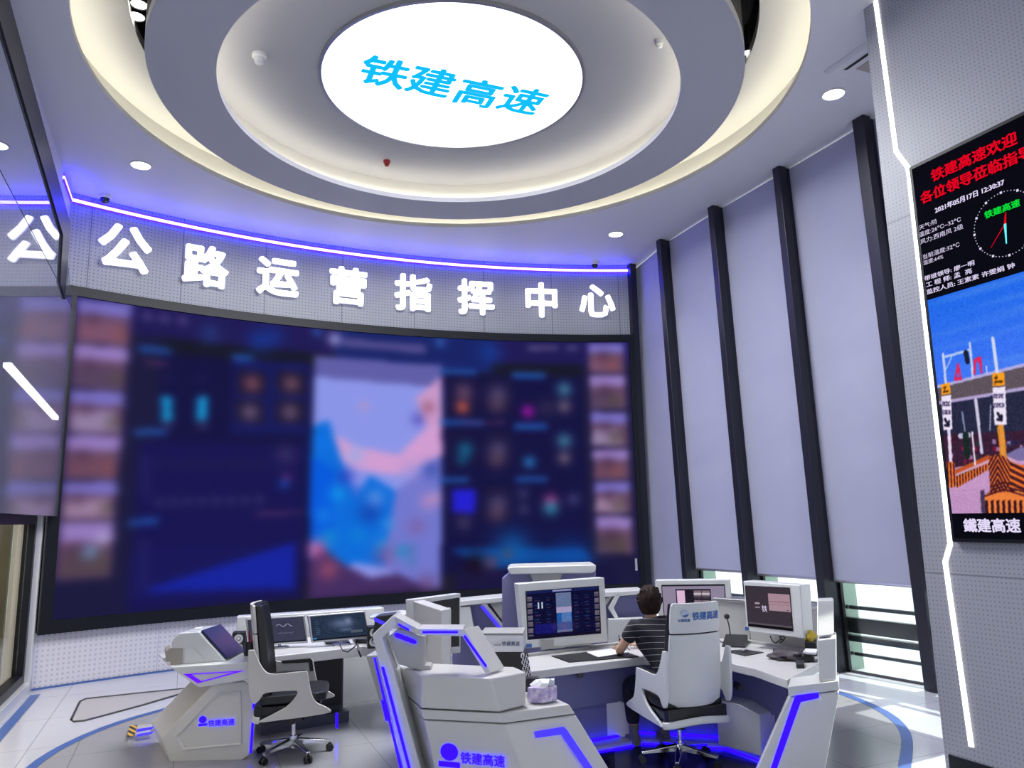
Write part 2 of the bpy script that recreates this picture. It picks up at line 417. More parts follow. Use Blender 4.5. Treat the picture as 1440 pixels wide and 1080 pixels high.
b = MB(); b.face([p+Vector((0, 0, .003)) for p in ringp]); tag(b.build('trim_1', 'floor_inner', smooth=False), kind='structure')
b = MB()
for i in range(NR):
    p, q = ringp[i], ringp[(i+1) % NR]; o1 = (p-RC).normalized()*.045; o2 = (q-RC).normalized()*.045; z = Vector((0, 0, .006))
    b.face([p-o1+z, q-o2+z, q+o2+z, p+o1+z])
tag(b.build('trim_2', 'blue_trim', smooth=False), kind='structure')
# outlined inlay wedge on the left part of the floor
pts = [atz(x, y, .004) for x, y in ((100, 1012), (112, 987), (120, 983), (195, 975), (274, 967), (274, 970), (200, 992), (118, 1014), (104, 1015))]
b = MB(); b.face(pts); tag(b.build('trim_3', 'inlay', smooth=False), kind='structure')
b = MB(); b.tube([p+Vector((0, 0, .0)) for p in pts], .013, 6, closed=True); tag(b.build('trim_4', 'seam'), kind='structure')
# blue line along the foot of the left wall and glossy strip
ln0 = atz(43, 978, 0); b = MB(); b.face([ln0+Vector((0, 0, .006)), ln0+E_*9+Vector((0, 0, .006)), ln0+E_*9+A*.1+Vector((0, 0, .006)), ln0+A*.1+Vector((0, 0, .006))])
tag(b.build('trim_5', 'blue_trim', smooth=False), kind='structure')

# curved wall: lower perforated panels, upper sign band
def curved(name, a0, a1, z0, z1, material, r=WR, n=72, thick=.08):
    m_ = MB(); P = [[cyl(a0+(a1-a0)*i/n, z, rr) for i in range(n+1)] for z, rr in ((z0, r), (z1, r))]
    for i in range(n):
        u0 = math.radians(a0+(a1-a0)*i/n)*WR; u1 = math.radians(a0+(a1-a0)*(i+1)/n)*WR
        m_.face([P[0][i], P[0][i+1], P[1][i+1], P[1][i]], [(u0, z0), (u1, z0), (u1, z1), (u0, z1)])
    return m_.build(name, material, fixn=False)
AL, AR_ = -45.9, -2.0
tag(curved('wall_back', AL, AR_, 0, ZSCR+.02, 'panel_lower'), kind='structure')
tag(curved('wall_back', AL, AR_, ZSIGN-.02, ZCEIL, 'panel_upper'), kind='structure')
tag(curved('wall_back', AL, AR_, 0, ZCEIL, 'void_black', r=WR+.25), kind='structure')
tag(curved('trim_6', AL, AR_, 0, .025, 'blue_trim', r=WR-.02), kind='structure')

# left wall
aL = Vector((-5.89, 9.77, 0)); cornerL = cyl(AL, 0)
pl0 = Vector(cornerL)
b = MB(); L_ = 13
b.prism([pl0+Vector((0, 0, 2.1)), pl0+E_*L_+Vector((0, 0, 2.1)), pl0+E_*L_+Vector((0, 0, ZCEIL)), pl0+Vector((0, 0, ZCEIL))], -A*.15)
tag(b.build('wall_left', 'white_paint', smooth=False), kind='structure')
b = MB(); b.prism([pl0, pl0+E_*L_, pl0+E_*L_+Vector((0, 0, .12)), pl0+Vector((0, 0, .12))], -A*.3)
tag(b.build('baseboard_left', 'lacquer', smooth=False), kind='structure')
b = MB(); b.prism([pl0, pl0+E_*.12, pl0+E_*.12+Vector((0, 0, 2.1)), pl0+Vector((0, 0, 2.1))], -A*.3)
tag(b.build('trim_7', 'white_paint', smooth=False), kind='structure')
w1 = setting('window_1', pl0+E_*3)
f0 = pl0+E_*.12-A*.06
b = MB()
for s0, s1, z0, z1 in ((0, .10, .12, 2.1), (.10, 12, .12, .22), (.10, 12, 1.98, 2.1), (5.2, 5.34, .22, 1.98)):
    q = f0+E_*s0; r_ = f0+E_*s1; b.prism([q+Vector((0, 0, z0)), r_+Vector((0, 0, z0)), r_+Vector((0, 0, z1)), q+Vector((0, 0, z1))], -A*.12)
b.build('frame', 'frame_black', w1, smooth=False)
b = MB(); q = f0-A*.07
b.prism([q+E_*.1+Vector((0, 0, .15)), q+E_*12+Vector((0, 0, .15)), q+E_*12+Vector((0, 0, 2.05)), q+E_*.1+Vector((0, 0, 2.05))], -A*.01)
b.build('glass', 'pane_left', w1, smooth=False)
# corridor behind that window
q = pl0-A*3.2-FF*-1.5
b = MB(); b.prism([q, q+E_*14, q+E_*14+Vector((0, 0, 3.2)), q+Vector((0, 0, 3.2))], -A*.1); tag(b.build('wall_corridor', 'corridor', smooth=False), kind='structure')
b = MB(); b.prism([pl0-A*.35+FF*.05, pl0-A*3.2+FF*.05, pl0-A*3.2+FF*.05+Vector((0, 0, 3.2)), pl0-A*.35+FF*.05+Vector((0, 0, 3.2))], FF*.1); tag(b.build('wall_corridor', 'corridor', smooth=False), kind='structure')
b = MB(); b.prism([pl0-A*.15+Vector((0, 0, 3.2)), pl0-A*3.4+Vector((0, 0, 3.2)), pl0-A*3.4+E_*14+Vector((0, 0, 3.2)), pl0-A*.15+E_*14+Vector((0, 0, 3.2))], Vector((0, 0, .1))); tag(b.build('ceiling_corridor', 'corridor', smooth=False), kind='structure')
area('corridor_fill', pl0-A*1.7+E_*4+Vector((0, 0, 3.1)), (0, 0, -1), .4, 260, (1, .9, .72), sizey=5)  # unseen fill light added to brighten the corridor
tc_ = thing('storage_cabinet', 'plain white cabinet seen through the lower left window', 'cabinet', pl0-A*1.1+E_*1.4)
b = MB(); b.prism([pl0-A*.75+E_*.9, pl0-A*.75+E_*3.6, pl0-A*.75+E_*3.6+Vector((0, 0, .8)), pl0-A*.75+E_*.9+Vector((0, 0, .8))], -A*.5); b.build('body', 'lacquer_shade', tc_, bevel=.01)
b = MB(); b.prism([pl0-A*.74+E_*.95+Vector((0, 0, .06)), pl0-A*.74+E_*2.2+Vector((0, 0, .06)), pl0-A*.74+E_*2.2+Vector((0, 0, .76)), pl0-A*.74+E_*.95+Vector((0, 0, .76))], -A*.015); b.build('door', 'lacquer', tc_)
# glass cladding of the upper left wall
gp = pl0+A*.14
def G(x, y): return atp(x, y, gp, A)
gt = thing('glass_wall_panel', 'dark reflective glass cladding with slanted black frame on the left wall', 'glass panel', gp+E_*3+Vector((0, 0, 2.1)))
z0 = G(62, 725).z
def S(s, z): return gp+E_*s+Vector((0, 0, z))
sR = (G(62, 725)-gp).dot(E_); sT = (G(92, 318)-gp).dot(E_); zs = G(95, 420).z; zT = G(92, 318).z
print('glass', sR, sT, zs, zT, z0)
V0 = Vector((0, 0, 0))
b = MB(); b.prism([S(.08, zs), S(9, zs), S(9, 6.35), G(-5, -14)+V0, G(91, 325)], -A*.1); b.build('upper_pane', 'glass_tinted', gt, smooth=False)
b = MB(); b.prism([S(.02, z0), S(9, z0), S(9, zs-.015), S(.02, zs-.015)], -A*.1); b.build('lower_pane', 'glass_frosty', gt, smooth=False)
tp = [G(x, y) for x, y in ((20, -6), (97, 314), (89, 425))]
po_ = [G(*q)+A*.02 for q in ((6, -14), (97, 316), (89, 421))]; pi_2 = [G(*q)+A*.02 for q in ((-17, -14), (86, 330), (82, 398))]
b = MB(); b.prism([po_[0], po_[1], pi_2[1], pi_2[0]], -A*.14); b.prism([po_[1], po_[2], pi_2[2], pi_2[1]], -A*.14)
b.build('frame', 'frame_black', gt, smooth=False)
t_ = thing('light_strip', 'short slanting white light bar on the dark glass at far left', 'light', S(1.5, 3.4))
b = MB(); p1 = G(78, 588); p2 = G(10, 513); b.prism([p1+Vector((0, 0, -.02)), p2+Vector((0, 0, -.02)), p2+Vector((0, 0, .02)), p1+Vector((0, 0, .02))], A*.03); b.build('diffuser', 'led_white', t_, smooth=False)

# facade on the right: leaning posts, windows, blinds
def meet(px1, px2):      # where the sight plane of a post meets the facade foot line
    n = ray(*px1).cross(ray(*px2)); l0 = atz(1177.5, 949, 0); l1 = atz(1336, 978.6, 0); d = l1-l0
    t = (EYE-l0).dot(n)/d.dot(n); return l0+d*t
PX = [((925, 337), (955, 720)), ((998, 290), (1038, 720)), ((1090, 235), (1142, 720)), ((1205, 165), (1276, 720))]
TOP = [atz(*p[0], ZCEIL) for p in PX]; BOT = [meet(*p) for p in PX]
for p in TOP: p.z = 0
cR = cyl(AR_, 0)
TOP = [cR.copy()]+TOP+[TOP[-1]+(TOP[-1]-TOP[-2])]; BOT = [cR.copy()]+BOT+[BOT[-1]+(TOP[-1]-TOP[-2])]
print('BOT', BOT, 'TOP', TOP)
def FP(i, t, z, out=0.0):
    k = z/ZCEIL; a_ = BOT[i].lerp(TOP[i], k); c_ = BOT[i+1].lerp(TOP[i+1], k) if i+1 < len(TOP) else a_
    p = a_.lerp(c_, t)+A*out; p.z = z; return p
for i in range(1, 5):
    w = .062 if i < 4 else .08
    nm = setting('window_%d' % (i+1), FP(i, 0, 0))
    def bar(b, o0, o1, w0, w1):
        a_ = [FP(i, 0, 0, o0)+FF*w0, FP(i, 0, 0, o0)+FF*w1, FP(i, 0, 0, o1)+FF*w1, FP(i, 0, 0, o1)+FF*w0]
        c_ = [FP(i, 0, ZCEIL, o0)+FF*w0, FP(i, 0, ZCEIL, o0)+FF*w1, FP(i, 0, ZCEIL, o1)+FF*w1, FP(i, 0, ZCEIL, o1)+FF*w0]
        b.loft(a_, c_)
    b = MB(); bar(b, 0, .12, -w, w); bar(b, .12, .26, -w*.55, w*.55); b.build('post', 'mullion', nm, bevel=.012)
    b = MB(); bar(b, .26, .30, -w*1.1, w*1.1); b.build('post_cap', 'dark_metal', nm)
    b = MB(); bar(b, .31, .60, w*.4, w*1.6); b.build('reveal', 'green_lit_reveal', nm)
for i in range(0, 5):
    t0, t1 = (.02, 1.0)
    nm = setting('window_%d' % (i+6), FP(i, .5, 0))
    b = MB()
    for z, h in ((.76, .04), (.20, .035)):
        b.tube([FP(i, t0, z, .42), FP(i, t1, z, .42)], h*.6, 8)
    b.build('rail', 'dark_metal', nm)
    b = MB(); b.prism([FP(i, t0, .46, .36), FP(i, t1, .46, .36), FP(i, t1, .64, .36), FP(i, t0, .64, .36)], A*.08)
    b.prism([FP(i, t0, .36, .34), FP(i, t1, .36, .34), FP(i, t1, .43, .34), FP(i, t0, .43, .34)], A*.10); b.build('transom', 'dark_metal', nm)
    b = MB(); b.loft([FP(i, t0, .02, .30), FP(i, t1, .02, .30), FP(i, t1, .02, .31), FP(i, t0, .02, .31)], [FP(i, t0, 6.3, .30), FP(i, t1, 6.3, .30), FP(i, t1, 6.3, .31), FP(i, t0, 6.3, .31)]); b.build('glass', 'pane', nm)
    # blind
    zb = (.55, 1.12, 1.10, 1.09, 1.05)[i]
    lab = ('lavender roller blind in the narrow bay beside the video wall', 'lavender roller blind between the first and second dark posts from the video wall', 'lavender roller blind between the second and third dark posts from the video wall',
           'widest lavender roller blind, left of the rightmost dark post', 'lavender roller blind strip between rightmost dark post and perforated wall')[i]
    bt = thing('roller_blind', lab, 'blind', FP(i, .5, zb, .2), 'blinds on the leaning glass facade')
    b = MB(); N = 10
    for k in range(N):
        za = zb+(ZCEIL-.01-zb)*k/N; zc = zb+(ZCEIL-.01-zb)*(k+1)/N
        e0 = -.2 if i == 0 else .01; b.loft([FP(i, e0, za, .20), FP(i, .99, za, .20), FP(i, .99, za, .206), FP(i, e0, za, .206)], [FP(i, e0, zc, .20), FP(i, .99, zc, .20), FP(i, .99, zc, .206), FP(i, e0, zc, .206)])
    bmesh.ops.remove_doubles(b.bm, verts=b.bm.verts[:], dist=.0005)
    b.build('fabric', 'blind', bt, smooth=False)
    b = MB(); b.tube([FP(i, .015, zb, .203), FP(i, .985, zb, .203)], .018, 8); b.build('hem_bar', 'alu', bt)
tg = cyl(AR_+.06, 0, WR-.1); b = MB(); b.prism([tg, tg+A*.12, tg+A*.12+Vector((0, 0, ZCEIL)), tg+Vector((0, 0, ZCEIL))], FF*.5); tag(b.build('wall_return', 'mullion', smooth=False), kind='structure')
b = MB(); b.face([Vector((3, -10, -.15))+A*5, Vector((3, -10, -.15))+A*60, Vector((-6, 60, -.15))+A*60, Vector((-6, 60, -.15))+A*6])
tag(b.build('ground_outside', 'terrace', smooth=False), kind='structure')
b = MB(); b.prism([FP(0, 0, 0, .25), FP(5, 0, 0, .25), FP(5, 0, .02, .25), FP(0, 0, .02, .25)], A*.12) if False else b.tube([FP(i, 0, .01, .28) for i in range(0, 6)], .02, 6)
tag(b.build('trim_8', 'seam'), kind='structure')

# right wall with kinked light line
SC = .96
RP = Vector((3.496*SC, 6.241*SC, 0))
def RW(x, y, lift=0): return atp(x, y, RP-A*lift, A)
def RU(u, z, lift=0): p = RP+E_*u-A*lift; return Vector((p.x, p.y, z))
uc = (RW(1240, 250)-RP).dot(E_); print('uc', uc)
b = MB()
def quadw(u0, u1, z0, z1, lift=0):
    b.face([RU(u0, z0, lift), RU(u0, z1, lift), RU(u1, z1, lift), RU(u1, z0, lift)], [(u0, z0), (u0, z1), (u1, z1), (u1, z0)])
quadw(uc, 8, 0, ZCEIL)
q = [RU(uc, 0), RU(uc, ZCEIL)]; b.face([q[0], q[0]+A*1.5, q[1]+A*1.5, q[1]], [(0, 0), (1.5, 0), (1.5, ZCEIL), (0, ZCEIL)])
tag(b.build('wall_right', 'panel_right', smooth=False, fixn=False), kind='structure')
b = MB(); b.prism([RU(uc+.04, 0, .012), RU(8, 0, .012), RU(8, .11, .012), RU(uc+.04, .11, .012)], A*.05); tag(b.build('baseboard_right', 'frame_black', smooth=False), kind='structure')
b = MB()
LP = [(1229, -25), (1261, 213), (1278, 236), (1337, 765), (1330, 790), (1367, 1050)]
hw = .018
pp = [RW(x, y) for x, y in LP]; uz = [((p-RP).dot(E_), min(p.z, ZCEIL-.005)) for p in pp]
pts = []
for k, (u, z) in enumerate(uz):
    d0 = Vector((uz[k][0]-uz[k-1][0], uz[k][1]-uz[k-1][1])).normalized() if k else None
    d1 = Vector((uz[k+1][0]-uz[k][0], uz[k+1][1]-uz[k][1])).normalized() if k < len(uz)-1 else None
    d = (d0+d1).normalized() if d0 and d1 else (d0 or d1); pts.append((u, z, Vector((-d.y, d.x))))
for k in range(len(pts)-1):
    (u0, z0_, n0), (u1, z1_, n1) = pts[k], pts[k+1]
    b.prism([RU(u0-n0.x*hw, z0_-n0.y*hw, .001), RU(u1-n1.x*hw, z1_-n1.y*hw, .001), RU(u1+n1.x*hw, z1_+n1.y*hw, .001), RU(u0+n0.x*hw, z0_+n0.y*hw, .001)], -A*.012)
t_ = thing('light_strip', 'tall kinked white light line on the perforated right wall', 'light', RU(0, 0)); b.build('diffuser', 'led_white', t_, smooth=False)

# ceiling with concentric recesses
CC = Vector((-.569, 7.713, 0)); RO, RMo, RI, RDisc = 3.63, 3.03, 2.405, 1.43
def annulus(b, r0, r1, z, seg=128, cone=None):
    z1 = cone if cone is not None else z
    for j in range(seg):
        a0 = 2*PI*j/seg; a1 = 2*PI*(j+1)/seg
        f = lambda r, a, zz: CC+Vector((r*math.cos(a), r*math.sin(a), zz))
        b.face([f(r0, a0, z), f(r0, a1, z), f(r1, a1, z1), f(r1, a0, z1)])
b = MB(); b.lathe([(RO, ZCEIL), (14, ZCEIL), (14, ZCEIL+.6), (RO+.32, ZCEIL+.6)][:2]+[(14, ZCEIL+.9), (3.0, ZCEIL+.9)], CC, 128)
bmesh.ops.bisect_plane(b.bm, geom=b.bm.verts[:]+b.bm.edges[:]+b.bm.faces[:], plane_co=FP(2, 0, ZCEIL, .5), plane_no=A, clear_outer=True)
tag(b.build('ceiling', 'white_paint'), kind='structure')
# outer cove: lip, trough, riser and cream soffit
zt = ZCEIL+.06; zr = 6.78
b = MB(); b.lathe([(RO, ZCEIL), (RO, zt), (RO+.03, zt), (RO+.03, ZCEIL+.02), (RO+.20, ZCEIL+.02), (RO+.20, zr), (3.2, zr), (3.2, zr+.1), (RO+.35, zr+.1)], CC, 128)
tag(b.build('ceiling_cove', 'cove_white'), kind='structure')
b = MB(); b.lathe([(2.9, zr+.42), (3.4, zr+.42), (3.4, zr+.4), (2.9, zr+.4)], CC, 96, closed=True); tag(b.build('ceiling_slot', 'void_black'), kind='structure')
b = MB(); b.lathe([(3.21, zr+.02), (3.21, zr+.42), (3.23, zr+.42), (3.23, zr+.02)], CC, 96, closed=True); tag(b.build('ceiling_slot', 'void_black'), kind='structure')
# suspended plate ring
zp = 6.28
zin = 6.62
b = MB(); b.lathe([(RI, zp), (RMo, zp), (RMo, zp+.10)], CC, 128); b.lathe([(RI, zp), (RI, zp+.06), (RI+.03, zp+.06), (RI+.03, zp+.02)], CC, 128)
tag(b.build('ceiling_ring', 'plate_paint'), kind='structure')
b = MB(); b.lathe([(RMo, zp+.10), (RMo, zr+.42)], CC, 128); tag(b.build('ceiling_slot', 'void_black'), kind='structure')
b = MB(); b.lathe([(RI+.03, zp+.02), (RI+.20, zp+.02), (RI+.20, zin)], CC, 128)
tag(b.build('ceiling_cove', 'cove_white'), kind='structure')
b = MB(); b.lathe([(RI+.20, zin), (RDisc-.1, zin)], CC, 128)
tag(b.build('ceiling_recess', 'ceiling_grey'), kind='structure')
for nm_, lab, r, z in (('cove_light', 'hidden warm light glowing inside the outer ceiling ring', RO+.11, ZCEIL+.03), ('cove_light', 'hidden warm light glowing inside the inner ceiling ring', RI+.11, zp+.03)):
    t_ = thing(nm_, lab, 'light', CC+Vector((0, 0, z)))
    b = MB(); b.lathe([(r-.02, z), (r+.02, z), (r+.02, z+.012), (r-.02, z+.012)], CC, 128, closed=True); b.build('light_tape', 'led_cove', t_)
# glowing disc with writing
t_ = thing('ceiling_light_disc', 'large round glowing ceiling light with slanting light blue characters', 'ceiling light', CC+Vector((0, 0, zin-.02)))
b = MB(); b.lathe([(0, zin-.03), (RDisc-.03, zin-.03), (RDisc-.03, zin+.02)], CC, 96); b.build('diffuser', 'disc_white', t_)
b = MB(); b.lathe([(RDisc-.03, zin-.04), (RDisc+.0, zin-.04), (RDisc+.0, zin+.02), (RDisc-.03, zin+.02)], CC, 96, closed=True); b.build('rim', 'alu', t_)
zd = zin-.034
c4 = [atz(x, y, zd) for x, y in ((541, 102), (607, 115), (672, 131), (735, 141))]
xd = (c4[3]-c4[0]).normalized(); pitch_ = (c4[3]-c4[0]).length/3
# the characters read from below
u1 = atz(571, 96, zd)-atz(556, 124, zd)
yd = xd.cross(Vector((0, 0, -1))); yd = -yd if yd.dot(atz(600, 60, zd)-atz(600, 140, zd)) < 0 else yd
print('disc text', xd, yd, pitch_)
for ch, c in zip('铁建高速', c4):
    sz = pitch_*.97
    bm = text_bm(ch, sz, .014, 0, 'CENTER')
    zs_ = [v.co.y for v in bm.verts]; my = (max(zs_)+min(zs_))/2
    for v in bm.verts:
        x_, y_ = v.co.x, v.co.y-my; v.co = c+xd*x_+yd*y_*1.12
        v.co.z = zd-.003
    q = MB(); q.bm.free(); q.bm = bm; q.build('character', 'disc_blue', t_, smooth=False, fixn=False)
area('disc_light', CC+Vector((0, 0, zin-.1)), (0, 0, -1), 2.7, 460, (.97, .98, 1), shape='DISK')
# round downlights
def downlight(x, y, z, r, label, power=12, grp='round ceiling downlights', tilt=None):
    c = atz(x, y, z); t = thing('downlight', label, 'ceiling light', c, grp)
    b = MB(); b.lathe([(r, 0), (r*1.18, 0), (r*1.18, -.012), (r, -.012)], c, 28, closed=True); b.build('trim_ring', 'lacquer', t)
    b = MB(); b.lathe([(0, -.006), (r, -.006), (r, .0), (0, .0)], c, 28); b.build('lens', 'lamp', t)
    if power:
        l = bpy.data.lights.new('downlight_beam', 'SPOT'); l.energy = power; l.spot_size = 1.5; l.spot_blend = .8; l.shadow_soft_size = .08; l.color = (1, .97, .92)
        o = bpy.data.objects.new('downlight_beam', l); COL.objects.link(o); o.parent = t; o.location = (0, 0, -.03)
downlight(198, 232, ZCEIL, .11, 'round white downlight at left near the purple light line', 90)
downlight(866, 329, ZCEIL, .11, 'round white downlight at right near the top corner of the video wall', 90)
downlight(1172, 132, ZCEIL, .11, 'bright round downlight beside the square air vent', 160)
for k, (x, y, lab) in enumerate(((192, 20, 'small downlight in the dark left ceiling slot, lower of two'), (196, 3, 'small downlight in the dark left ceiling slot, upper of two'), (1052, 71, 'small downlight in the dark right ceiling slot, lower of two'), (1050, 86, 'tiny downlight at the tip of the dark right ceiling slot'))):
    c = atz(x, y, zr+.1); t = thing('slot_downlight', lab, 'ceiling light', c, 'downlights in the dark ceiling slots')
    r = .075 if k < 2 else .055
    b = MB(); b.lathe([(r*1.2, .04), (r*1.2, -.03), (r, -.03), (r, .04)], c, 20, closed=True); b.lathe([(0.02, .04), (.02, .35)], c, 8); b.build('housing', 'black_plastic', t)
    b = MB(); b.lathe([(0, -.02), (r, -.02), (r, .0), (0, .0)], c, 20); b.build('lens', 'lamp', t)
# blue line between ceiling and curved wall
t_ = thing('light_strip', 'long curved blue violet light line under the ceiling above the glowing characters', 'light', cyl(-24, ZCEIL-.1))
b = MB(); n = 80
for i in range(n):
    a0 = AL+.1+(AR_-.2-AL)*i/n; a1 = AL+.1+(AR_-.2-AL)*(i+1)/n
    b.loft([cyl(a0, ZCEIL-.13, WR-.03), cyl(a1, ZCEIL-.13, WR-.03), cyl(a1, ZCEIL-.13, WR-.005), cyl(a0, ZCEIL-.13, WR-.005)], [cyl(a0, ZCEIL-.09, WR-.03), cyl(a1, ZCEIL-.09, WR-.03), cyl(a1, ZCEIL-.09, WR-.005), cyl(a0, ZCEIL-.09, WR-.005)])
bmesh.ops.remove_doubles(b.bm, verts=b.bm.verts[:], dist=.0005)
b.build('diffuser', 'led_blue_strip', t_, smooth=False)
for z0_, z1_ in ((ZCEIL-.15, ZCEIL-.132), (ZCEIL-.088, ZCEIL-.07)):
    b = MB()
    for i in range(n):
        a0 = AL+.1+(AR_-.2-AL)*i/n; a1 = AL+.1+(AR_-.2-AL)*(i+1)/n
        b.loft([cyl(a0, z0_, WR-.022), cyl(a1, z0_, WR-.022), cyl(a1, z0_, WR-.005), cyl(a0, z0_, WR-.005)], [cyl(a0, z1_, WR-.022), cyl(a1, z1_, WR-.022), cyl(a1, z1_, WR-.005), cyl(a0, z1_, WR-.005)])
    bmesh.ops.remove_doubles(b.bm, verts=b.bm.verts[:], dist=.0005)
    b.build('glow_tape', 'led_blue_glow', t_, smooth=False)
qa = cyl(AL, 0)+A*.004
for mt_, z0_, z1_ in (('led_blue_strip', ZCEIL-.13, ZCEIL-.09), ('led_blue_glow', ZCEIL-.15, ZCEIL-.132), ('led_blue_glow', ZCEIL-.088, ZCEIL-.07)):
    b = MB(); b.prism([qa+E_*.03+Vector((0, 0, z0_)), qa+E_*.75+Vector((0, 0, z0_)), qa+E_*.75+Vector((0, 0, z1_)), qa+E_*.03+Vector((0, 0, z1_))], A*.02); b.build('wall_return_strip', mt_, t_, smooth=False)
# little ceiling fittings
def dome(x, y, z, r, label, material, name='smoke_detector', cat='smoke detector', base='lacquer', h=.6):
    c = atz(x, y, z); t = thing(name, label, cat, c)
    b = MB(); b.lathe([(r, 0), (r, -.03), (r*.8, -.045), (0, -.045)], c, 24); b.build('base', base, t)
    b = MB(); b.lathe([(r*.72, -.045), (r*.6, -.045-r*h), (r*.3, -.045-r*h*1.3), (0, -.045-r*h*1.35)], c, 24); b.build('cover', material, t)
dome(365, 77, zin, .075, 'white round smoke detector left of the big ceiling light', 'lacquer')
dome(544, 226, zin, .045, 'small dark red detector below the big ceiling light', 'red_plastic', base='red_plastic')
dome(927, 57, zin, .045, 'small pale fitting on the recessed ceiling at right', 'lacquer', name='sprinkler', cat='sprinkler', base='plate_paint')
dome(148, 275, ZCEIL, .085, 'dome security camera at the left end of the purple light line', 'smoked', name='security_camera', cat='camera')
dome(836, 369, ZCEIL, .085, 'dome security camera at the right end of the purple light line', 'smoked', name='security_camera', cat='camera')
# square air vent on the ceiling
zv = ZCEIL
vc = [atz(x, y, zv) for x, y in ((1157, 100), (1230, 122))]
vd = E_; vx = A
c0 = atz(1157, 101, zv); t_ = thing('ceiling_air_vent', 'square white ceiling air conditioner vent partly behind the right wall', 'air vent', c0+vx*.45-FF*.45+Vector((0, 0, -.03)))
def vq(k0, k1, z_): return [c0+vx*(k0)+E_*k0+Vector((0, 0, z_)), c0+vx*(k1)+E_*k0+Vector((0, 0, z_)), c0+vx*k1+E_*k1+Vector((0, 0, z_)), c0+vx*k0+E_*k1+Vector((0, 0, z_))]
S_ = .95
b = MB(); b.loft(vq(0, S_, 0), vq(.03, S_-.03, -.045)); b.build('panel', 'white_paint', t_, bevel=.01)
b = MB(); b.loft([c0+E_*.16+vx*.11+Vector((0, 0, -.046)), c0+E_*(S_-.12)+vx*.11+Vector((0, 0, -.046)), c0+E_*(S_-.16)+vx*.145+Vector((0, 0, -.046)), c0+E_*.18+vx*.145+Vector((0, 0, -.046))],
       [c0+E_*.16+vx*.11+Vector((0, 0, -.05)), c0+E_*(S_-.12)+vx*.11+Vector((0, 0, -.05)), c0+E_*(S_-.16)+vx*.145+Vector((0, 0, -.05)), c0+E_*.18+vx*.145+Vector((0, 0, -.05))])
b.build('slot', 'void_black', t_)
b = MB(); b.loft(vq(.22, S_-.22, -.046), vq(.22, S_-.22, -.052)); b.build('grille', 'vent', t_)

# ---------------------------------------------------------------- sign characters
SG = [('公', 173, 350, .70), ('路', 287, 375, .645), ('运', 389, 388, .645), ('营', 488, 402, .645), ('指', 580, 412, .645), ('挥', 668, 420, .645), ('中', 760, 422, .645), ('心', 838, 424, .645)]
for k, (ch, x, y, sz) in enumerate(SG):
    ang, z = to_cyl(x, y); z = 5.72-(.02 if k else -.02)
    a_ = math.radians(ang); xd = Vector((math.cos(a_), -math.sin(a_), 0)); c = cyl(ang, z, WR-.08)
    pos = ('leftmost', 'second from left', 'third from left', 'fourth from left', 'fifth from left', 'sixth from left', 'seventh from left', 'rightmost')[k]
    t = thing('sign_character', 'glowing white character %s above the video wall, %s of eight' % (ch, pos), 'sign letter', c, 'glowing characters above the video wall')
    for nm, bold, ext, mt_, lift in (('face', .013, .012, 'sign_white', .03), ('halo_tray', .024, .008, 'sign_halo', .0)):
        bm = text_bm(ch, sz, bold, ext, 'CENTER', 1.02)
        ys = [v.co.y for v in bm.verts]; my = (max(ys)+min(ys))/2
        nn = xd.cross(Vector((0, 0, 1)))
        for v in bm.verts: v.co = c+xd*v.co.x+Vector((0, 0, v.co.y-my))+nn*(v.co.z+lift)
        q = MB(); q.bm.free(); q.bm = bm; q.build(nm, mt_, t, smooth=False, fixn=False)
#@@SCREENS
# ================================================================ BIG VIDEO WALL
vt = thing('video_wall', 'huge curved video wall with blurred dark blue traffic dashboard', 'screen', cyl(-24, ZSCR))
def curved_bar(b, a0, a1, z0, z1, r0, r1, n=60):
    for i in range(n):
        p, q = a0+(a1-a0)*i/n, a0+(a1-a0)*(i+1)/n
        b.loft([cyl(p, z0, r0), cyl(q, z0, r0), cyl(q, z0, r1), cyl(p, z0, r1)], [cyl(p, z1, r0), cyl(q, z1, r0), cyl(q, z1, r1), cyl(p, z1, r1)])
b = MB(); curved_bar(b, AL+.05, AR_+.1, ZSIGN-.13, ZSIGN, WR-.10, WR-.02); curved_bar(b, AL+.05, AR_+.1, ZSCR, ZSCR+.16, WR-.10, WR-.02)
curved_bar(b, AL+.05, AL+.7, ZSCR+.16, ZSIGN-.13, WR-.10, WR-.02, 2); curved_bar(b, AR_-.35, AR_+.1, ZSCR+.16, ZSIGN-.13, WR-.10, WR-.02, 2)
bmesh.ops.remove_doubles(b.bm, verts=b.bm.verts[:], dist=.0005)
b.build('frame', 'frame_black', vt, smooth=False)
SA0, SA1, SZ0, SZ1 = AL+.6, AR_-.3, ZSCR+.14, ZSIGN-.11
def vs(x, y):
    a_, z = to_cyl(x, y, WR-.05); return ((a_-SA0)/(SA1-SA0), (z-SZ0)/(SZ1-SZ0))
R_ = Ras(400, 190, (20, 18, 66))
def vp(pts, col, al=1.0): R_.poly([vs(*p) for p in pts], col, al)
def vrect(x0, y0, x1, y1, col, al=1.0, sk=None):
    # a tilted rectangle that follows the picture rows (rows run downhill to the right by sk)
    k = sk if sk is not None else .115-(x0-100)/800*.11
    k2 = k*max(-.9, min(1, (640-(y0+y1)/2)/200))
    vp([(x0, y0), (x1, y0+(x1-x0)*k2), (x1, y1+(x1-x0)*k2), (x0, y1)], col, al)
def vb(x, y, r, col, al=1.0):
    u, v = vs(x, y); u2, _ = vs(x+r, y); _, v2 = vs(x, y-r); R_.blob((u, v), (abs(u2-u), abs(v2-v)), col, al)
